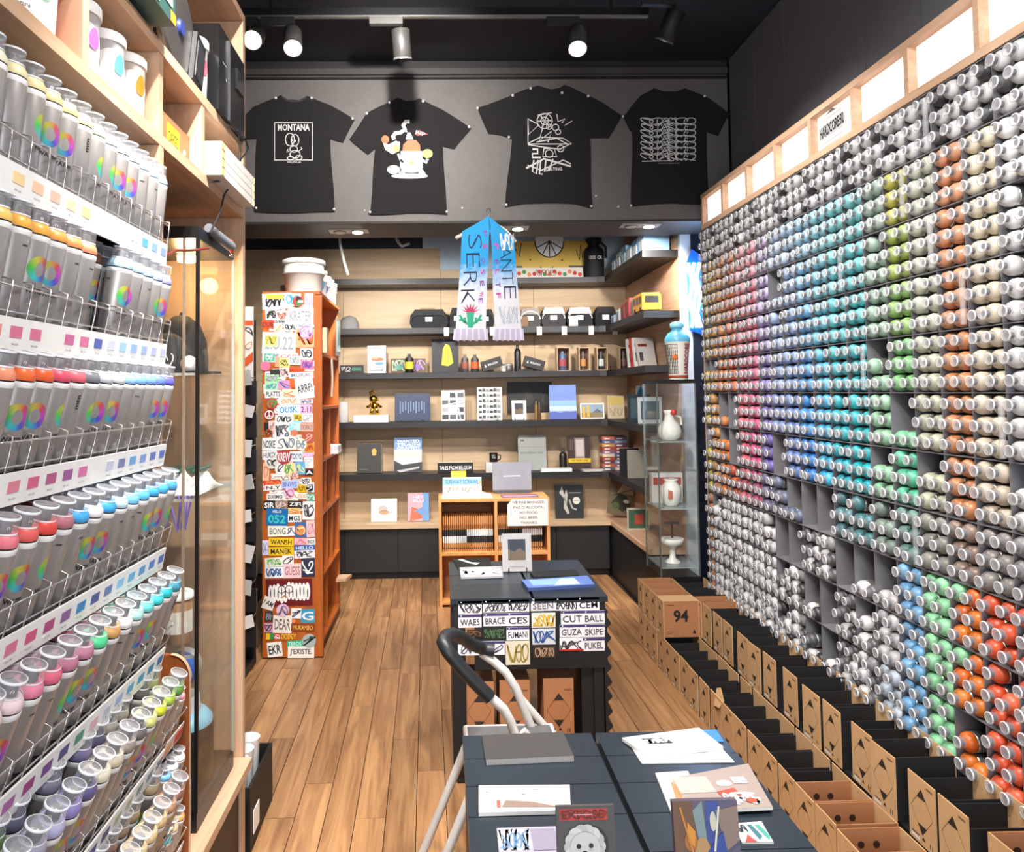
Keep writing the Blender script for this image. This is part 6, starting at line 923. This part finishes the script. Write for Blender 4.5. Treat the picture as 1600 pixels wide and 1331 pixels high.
# cartons (shared geometry)
def carton_parts(w=.205, d=.128, h=.2, side=BLACKC, inner=BLACKC, low=.0):
    t = .004; return [('end_panel', B().box(0, t, 0, d, 0, h, KRAFT).mesh('end_panel')), ('end_panel', B().box(w - t, w, 0, d, 0, h, KRAFT).mesh('end_panel')), ('long_panel', B().box(t, w - t, 0, t, 0, h - low, side).mesh('long_panel')), ('long_panel', B().box(t, w - t, d - t, d, 0, h - low, inner).mesh('long_panel')), ('bottom_panel', B().box(t, w - t, t, d - t, 0, t, KRAFTD).mesh('bottom_panel'))]
def diamond(w, h):
    b = B(); cx, cy = 0, h * .5; rx, ry = w * .40, h * .34; z = .0006; dk = mat('2a2018', .7)
    b.line([(cx, cy + ry), (cx + rx, cy), (cx, cy - ry), (cx - rx, cy), (cx, cy + ry)], .0014, z, mat('4a3828', .7)); q = .42
    for s in (1, -1): b.flat([(cx, cy + s * ry), (cx + rx * q, cy + s * ry * (1 - q)), (cx - rx * q, cy + s * ry * (1 - q))], z + .0002, dk)
    b.flat([(w * .2, h * .9), (w * .42, h * .9), (w * .42, h * .93), (w * .2, h * .93)], z, mat('7a5838', .7)); b.line([(-w * .4, h * .12), (-w * .12, h * .12)], .003, z, dk); b.line([(w * .28, h * .05), (w * .28, h * .13)], .003, z, dk); b.line([(w * .36, h * .05), (w * .36, h * .13)], .003, z, dk); b.flat([(-w * .42, h * .04), (-w * .1, h * .04), (-w * .1, h * .09), (-w * .42, h * .09)], z, mat('d8d4cc', .7)); b.flat([(-w * .02, h * .09), (w * .1, h * .09), (w * .04, h * .15)], z, dk)
    return b
CB = carton_parts(); CBR = carton_parts(side=KRAFTD, inner=KRAFTD); CLO = carton_parts(low=.03)
DI = B().app(diamond(.128, .2), FM('-x', (0, .064, 0))).mesh('hazard_print')
HOL = B(); 
for x in (.075, .125): HOL.rev([(.011, 0), (.011, .001)], mat('2a140a', .9), FM('-y', (x, .124, .15)), 12)
HOLM = HOL.mesh('hand_hole'); HOLS = [B().rev([(.011, 0), (.011, .001)], mat('2a140a', .9), FM('-y', (x, .124, .15)), 12).mesh('hand_hole') for x in (.075, .125)]; lidb = B().box(.004, .201, .004, .124, .193, .2, KRAFT).mesh('top_flap')
def carton(label, p, kind='black', rz=0., group='open spray can cartons along the rack'):
    t = thing('can_carton', label, 'carton', p, group); P = {'black': CLO, 'deep': CB, 'brown': CBR, 'closed': CBR}[kind]
    for nm, me in P: put(nm, me, t)
    put('hazard_print', DI, t)
    if kind == 'brown':
        for hm_ in HOLS: put('hand_hole', hm_, t)
    if kind == 'closed': put('top_flap', lidb, t)
    t.rotation_euler = (0, 0, rz); return t
rg = random.Random(11); y = 4.59; k = 0; YA = []
while y > 1.75:
    kind = 'brown' if 2.05 < y < 2.62 else 'black'; carton('kraft ended %s carton in the aisle side row, %s from the far end' % ('brown open' if kind == 'brown' else 'black open', ORD[k]), (1.252 + rg.uniform(-.006, .0), y, .0), kind, rg.uniform(-.015, .015)); YA.append(y); y -= .1335 + (.012 if rg.random() < .3 else 0); k += 1
for k, y in enumerate([4.61, 4.475, 4.34, 4.205]):
    t = carton(('kraft carton stacked on the aisle side row, %s from the far end' % ORD[k]) if k < 3 else 'kraft carton with a large black 94 facing the aisle entrance', (1.250, y - .01, .2015), 'closed' if k in (3,) else 'brown')
    if k == 3: 
        B().box(.0, .205, -.003, 0, 0, .2, mat('a86f4c', .8)).build('front_panel', t) if False else None
        b = B(); M = FM('-y', (0, -.0005, 0)); b.text('94', .1, .118, .085, .07, .0005, INK, M, 0, .03); b.line([(.02, .18), (.06, .18)], .003, .0005, mat('5a4030'), M); b.line([(.02, .03), (.06, .03)], .003, .0005, mat('5a4030'), M); b.line([(.02, .02), (.05, .02)], .003, .0005, mat('5a4030'), M); b.flat([(.165, .02), (.185, .02), (.175, .045)], .0005, INK, M)
        o = bpy.data.objects.new('number_print', b.mesh('number_print')); COL.objects.link(o); o.parent = t
pl_ = tag(B().box(1.466, 1.664, 1.6, 4.725, 0, .2, BLK).build('low_plinth', loc=(1.58, 3.3, 0)), 'low black plinth carrying the cartons against the rack', 'plinth')
y = 4.59; k = 0
while y > 1.65:
    kind = 'brown' if (1.72 < y < 2.0 or k == 3) else 'deep' if k % 4 == 2 else 'black'
    z = .2012 + (.0)
    carton('kraft ended %s carton against the rack, %s from the far end' % ('brown open' if kind == 'brown' else 'black open', ORD[k]), (1.464 + rg.uniform(-.012, .0), y, z), kind, rg.uniform(-.03, .03)); y -= .142 + (.05 if k in (6, 9, 10, 12, 14, 16, 19) else 0); k += 1
# torn flap of one carton
t = YA[9]; tag(B().ext([(0, 0), (.07, .03), (.085, .0), (.05, -.07), (.01, -.05)], 0, .004, KRAFT, T(1.24, t + .05, .155) @ Matrix.Rotation(-1.2, 4, 'Y')).build('torn_flap', loc=(1.24, t + .05, .155)), 'loose torn cardboard flap folded over an aisle side carton', 'cardboard')
# cartons under the far table
for k, x in enumerate((.145, .262, .0)):
    pass
for k, (px, lab) in enumerate(((748, 'left'), (804, 'middle'), (872, 'right'))):
    p = at(px, 1100, 3.12); w = .125; t = thing('stored_carton', 'kraft carton with hazard diamond under the far table, %s of three' % lab, 'carton', (p.x, 3.12, .0), 'cartons under the far table'); h = .40
    B().box(p.x - w / 2, p.x + w / 2, 3.10, 3.30, .0, h + .005 * k, KRAFTD).build('carton_body', t); b = B(); yy = 3.10; b.app(diamond(w, .2), FM('-y', (p.x, yy - .0005, h - .22))); b.build('hazard_print', t); B().box(p.x - w / 2, p.x + w / 2, yy - .0004, yy, .15, .158, mat('5a3820', .8)).build('tape', t)
# ------------------------------------------------------------------ step stool ladder
ld = thing('step_ladder', 'white tubular step ladder with black hand grip behind the front table', 'step ladder', (.1, 2.2, 0)); WT = mat('d8d2cc', .35, .2)
A = [at(806, 1152, 2.10), at(798, 1128, 2.10), at(787, 1108, 2.10), at(765, 1088, 2.10)]; Bp = [at(832, 1140, 2.36), at(819, 1108, 2.36), at(806, 1075, 2.36), at(790, 1050, 2.36), at(770, 1032, 2.36), at(752, 1020, 2.36)]
A0 = at(768, 1092, 2.10); lowA = A[0] + (A[0] - A[1]) * 3; lowB = Bp[0] + (Bp[0] - Bp[1]) * 3
B().tube([lowA] + A, .0135, WT, 10).build('handle_tube', ld); B().tube([lowB] + Bp, .0135, WT, 10).build('handle_tube', ld)
gp = [at(766, 1090, 2.10), at(742, 1066, 2.10), at(718, 1040, 2.10), at(700, 1018, 2.10), at(692, 1003, 2.115), at(697, 993, 2.16), at(708, 991, 2.22), at(722, 996, 2.28), at(738, 1007, 2.33), at(756, 1014, 2.36), at(772, 1016, 2.36)]
gp = [gp[0]] + [gp[i].lerp(gp[i + 1], f) for i in range(len(gp) - 1) for f in (.33, .66, 1)]
B().tube(gp, .0195, mat('1d1e20', .45), 12).build('hand_grip', ld)
pA, pB = at(726, 1160, 2.09), at(855, 1140, 2.37); zp = .55
pf = B().box(.075, .335, 2.09, 2.36, zp - .03, zp, mat('5a5858', .5)).build('step_platform', ld); B().tube([(.07, 2.08, zp - .012), (.07, 2.37, zp - .012), (.34, 2.37, zp - .012), (.34, 2.08, zp - .012), (.07, 2.08, zp - .012)], .012, WT, 8).build('platform_rim', ld)
for yy in (2.08, 2.37):
    B().tube([(.09, yy, zp - .02), (-.13, yy - .0, .02)], .0135, WT, 10).build('leg', ld); B().tube([(.30, yy, zp - .02), (.40, yy, .02)], .0135, WT, 10).build('leg', ld); B().tube([(-.135, yy, .0), (-.118, yy, .045)], .017, INK, 8).build('rubber_foot', ld)
    B().tube([(.33, yy, zp - .02), (.22, yy, zp + .11)], .012, WT, 8).build('brace', ld)
# ------------------------------------------------------------------ printed matter on the tables
def flatmag(name, label, quad, z, th, col, arts=(), cat='magazine', page='e8e4dc'):
    P = [atz(x, y, z) for x, y in quad]; t = thing(name, label, cat, ((P[0].x + P[2].x) / 2, (P[0].y + P[2].y) / 2, z)); B().ext([(p.x, p.y) for p in P], z + .0006, z + th, mat(page, .7)).build('pages', t)
    ex = (P[1] - P[0]); ey = (P[3] - P[0]); b = B().flat([(p.x, p.y) for p in P], z + th + .0004, mat(col, .5)); b.build('cover', t)
    if arts: M = Matrix(((ex.x, ey.x, 0, P[0].x), (ex.y, ey.y, 0, P[0].y), (0, 0, 1, z + th + .0004), (0, 0, 0, 1))); b = B(); art(b, M, 1, 1, arts, .0006); b.build('cover_print', t)
    return t
zt = .75
flatmag('dark_grey_book', 'dark grey hardback lying at the back of the front table', ((760, 1196), (897, 1190), (880, 1152), (754, 1157)), zt, .013, '3c3836', (), 'book', 'a8a4a0')
flatmag('white_catalogue', 'white catalogue with small pictures on the front table', ((748, 1276), (892, 1272), (890, 1232), (748, 1233)), zt, .008, 'ece8e4', [('r', .05, .1, .22, .4, 'd8ccc0'), ('p', [(.25, .15), (.9, .1), (.6, .32), (.3, .4)], '8a7468'), ('r', .2, .14, .24, .4, 'a85848'), ('r', .6, .75, .68, .85, 'b8b4b0'), ('r', .06, .7, .12, .78, 'c0bcb8'), ('r', .48, .6, .53, .75, 'c0bcb8')])
flatmag('silver_sleeve', 'silvery holographic sleeve at the front of the table', ((780, 1340), (880, 1336), (874, 1294), (776, 1297)), zt, .004, 'a8a4b4', [('s', .03, .1, .5, .95, 'e8ecf4', 3, 5, .05), ('s', .05, .2, .5, .8, '5c80a8', 8, 4, .03), ('r', .55, .1, .95, .9, '8c8498')], 'sleeve', 'c0c0c8')
flatmag('white_sheet', 'white printed sheet under the folded magazine', ((1003, 1194), (1148, 1192), (1118, 1160), (985, 1166)), zt, .002, 'e8e6e6', [('r', .3, .5, .8, .53, '9a9a9c'), ('r', .35, .62, .45, .75, '606064')], 'sheet', 'e8e6e6')
flatmag('white_magazine', 'white folded magazine with black and white patch', ((1008, 1184), (1130, 1172), (1092, 1142), (972, 1158)), zt + .003, .008, 'efeceb', [('p', [(.2, .5), (.5, .42), (.5, .78), (.2, .84)], '2a2a2c'), ('s', .23, .5, .47, .76, 'e4e2e0', 5, 4, .04)])
flatmag('blue_leaflet', 'bright blue leaflet at the far corner of the front table', ((1098, 1160), (1131, 1160), (1119, 1141), (1082, 1142)), zt, .002, '3a7cc8', (), 'leaflet', '3a7cc8')
flatmag('white_zine', 'white zine with an orange corner under the collage magazine', ((1050, 1276), (1100, 1268), (1075, 1208), (1024, 1211)), zt, .005, 'e8e4e0', [('p', [(.3, .3), (.7, .3), (.7, .7), (.35, .7)], 'e08050'), ('l', [(.6, .2), (.9, .8)], .04, 'c84838')])
flatmag('collage_magazine', 'brown and red photo collage magazine with barcode', ((1082, 1272), (1208, 1266), (1169, 1197), (1050, 1220)), zt + .006, .006, '9c8c84', [('r', .0, .5, .45, 1, 'b8aca0'), ('c', .62, .75, .1, 'd4d4d8'), ('p', [(.45, .5), (.7, .6), (.75, .3), (.5, .2)], 'b04838'), ('s', .5, .1, .9, .45, 'e8e4e0', 4, 3, .05), ('r', .75, .72, .93, .92, 'ece8e8'), ('c', .8, .2, .07, 'c84c38'), ('r', .3, .1, .5, .3, '5c504c')])
flatmag('teal_card', 'small card with red and teal bottle pictures on the front table', ((1160, 1319), (1209, 1319), (1190, 1286), (1144, 1289)), zt, .003, 'd4dcd8', [('r', .3, .0, 1, 1, 'b8ccc8'), ('p', [(.1, 0), (.5, 0), (.3, .4)], 'd04840'), ('p', [(.45, .9), (.6, .9), (.75, .3), (.6, .1)], '3c6c74'), ('p', [(.7, .9), (.85, .9), (1, .3), (.9, .1)], '4c9c8c'), ('s', .05, .5, .35, .9, '404044', 3, 2)], 'card')
t = upright('dog_magazine', 'upright magazine with a fluffy white dog portrait and red title', 'magazine', (873, 1246, 962, 1392), 1.25, zt, '4a4442', [('r', .0, .0, 1, 1, '4c4644'), ('r', .06, .855, .88, .975, 'b8301e'), ('s', .08, .865, .86, .965, '7a1c12', 4, 7, .012), ('t', .46, .915, .72, .085, 'EXPOSE', '5c1c14'), ('r', .3, .91, .62, .92, 'c8a8a0'), ('p', [(.1, 0), (.85, 0), (.86, .3), (.7, .5), (.3, .5), (.14, .3)], '9c948e'), ('c', .62, .6, .26, '2a2624', .2)] + [('c', .47 + .24 * math.cos(k * .45), .59 + .16 * math.sin(k * .45), .12, ('c4beb8', 'b6b0aa', 'cec8c2')[k % 3], .075) for k in range(14)] + [('c', .47, .58, .26, 'c6c0bc', .17), ('c', .46, .50, .13, 'd2ccc6', .07), ('c', .36, .605, .04, '1c1816', .026), ('c', .57, .61, .04, '1c1816', .026), ('c', .46, .525, .06, '1a1614', .036), ('l', [(.46, .49), (.46, .46), (.38, .44)], .014, '6a625c'), ('l', [(.46, .46), (.54, .44)], .014, '6a625c')], .008, 8, True); t.location.z = zt + .003
t = upright('painting_book', 'upright book with a colourful abstract painting cover', 'book', (1058, 1240, 1156, 1390), 1.25, zt, '5a4c58', [('r', 0, 0, 1, 1, '5c5468'), ('p', [(0, 1), (.3, 1), (.35, .6), (.15, .3), (0, .4)], '6c4c38'), ('p', [(.3, .9), (.45, 1), (.5, .6), (.4, .5)], '7c8c8c'), ('p', [(.5, 1), (.7, 1), (.66, .55), (.5, .6)], '3c4c8c'), ('p', [(.65, .9), (1, .95), (1, .6), (.8, .5)], '8a7468'), ('p', [(.1, .3), (.35, .5), (.5, .3), (.3, 0), (.1, .1)], '98603c'), ('c', .42, .5, .12, 'b08858', .14), ('c', .25, .6, .1, 'a86830', .1), ('p', [(.5, .5), (.75, .7), (.8, .45), (.6, .3)], '34488c'), ('c', .82, .3, .17, '2c2424', .12), ('p', [(.55, 0), (1, 0), (1, .2), (.8, .22), (.6, .15)], '8a5440'), ('p', [(.2, .8), (.32, .7), (.3, .55), (.2, .6)], 'd08830'), ('c', .6, .8, .05, 'c8c0a8', .1), ('l', [(.1, .95), (.3, .4)], .03, 'c07838'), ('l', [(.7, .95), (.6, .5)], .03, 'd8d0c0')], .012, 8, True); t.location.z = zt + .003
# far table
flatmag('black_flyer', 'black flyer with a white graphic on the far table', ((716, 891), (770, 888), (764, 872), (706, 874)), zt, .002, '1e2220', [('p', [(.15, .9), (.3, .95), (.5, .6), (.75, .5), (.6, .35), (.4, .55)], 'e4e2de')], 'flyer', '1e2220')
flatmag('silver_pouch', 'crumpled silver foil pouch on the far table', ((720, 905), (786, 903), (784, 887), (718, 889)), zt + .002, .008, 'b8b8bc', [('s', .05, .2, .95, .8, 'e8e8ec', 4, 5, .08)], 'pouch', 'a8a8ac')
flatmag('glasses_case', 'dark soft glasses case behind the blue book', ((835, 906), (905, 903), (900, 894), (828, 898)), zt, .014, '1c1e22', (), 'case', '1c1e22')
flatmag('blue_art_book', 'blue art book with pale sky cover on the far table', ((825, 924), (929, 918), (918, 904), (815, 911)), zt, .014, '5c74b4', [('r', 0, 0, 1, 1, '5c74b4'), ('r', .1, .2, .8, .9, '84a8d0'), ('p', [(.4, .1), (.8, .1), (.8, .8), (.6, .9)], 'b0c8dc')], 'book', '3c4c80')
t = upright('mountain_card', 'large grey framed mountain photo card on a wire stand on the far table', 'card', (785, 821, 830, 880), 3.50, zt, 'b4b0ae', FRA, .012, 7, True)
# ------------------------------------------------------------------ by the end of the left cabinet
t = thing('black_crate', 'black crate on the floor past the left cabinet end', 'crate', (-.70, 2.76, 0)); B().box(-.82, -.68, 2.66, 3.0, 0, .02, BLK).box(-.82, -.81, 2.66, 3.0, .02, .22, BLK).box(-.69, -.68, 2.66, 3.0, .02, .22, BLK).box(-.81, -.69, 2.66, 2.67, .02, .22, BLK).box(-.81, -.69, 2.99, 3.0, .02, .22, BLK).build('body', t); B().box(-.68, -.677, 2.70, 2.78, .04, .12, WHITE).build('label_sheet', t)
for k, (y, z) in enumerate(((2.72, .02), (2.80, .02), (2.89, .02))):
    t = thing('plastic_cup', 'stacked clear plastic cups in the black crate, %s from the front' % ORD[k], 'cups', (-.75, y, z), 'clear cups in the crate'); B().rev([(.03, z), (.042, z + .27), (.044, z + .275), (.038, z + .275)], CAPR, T(-.745, y, 0), 18).build('cup', t); B().rev([(.031, z + .002), (.036, z + .10)], mat('d8d4d4', .5), T(-.745, y, 0), 16).build('white_content', t)
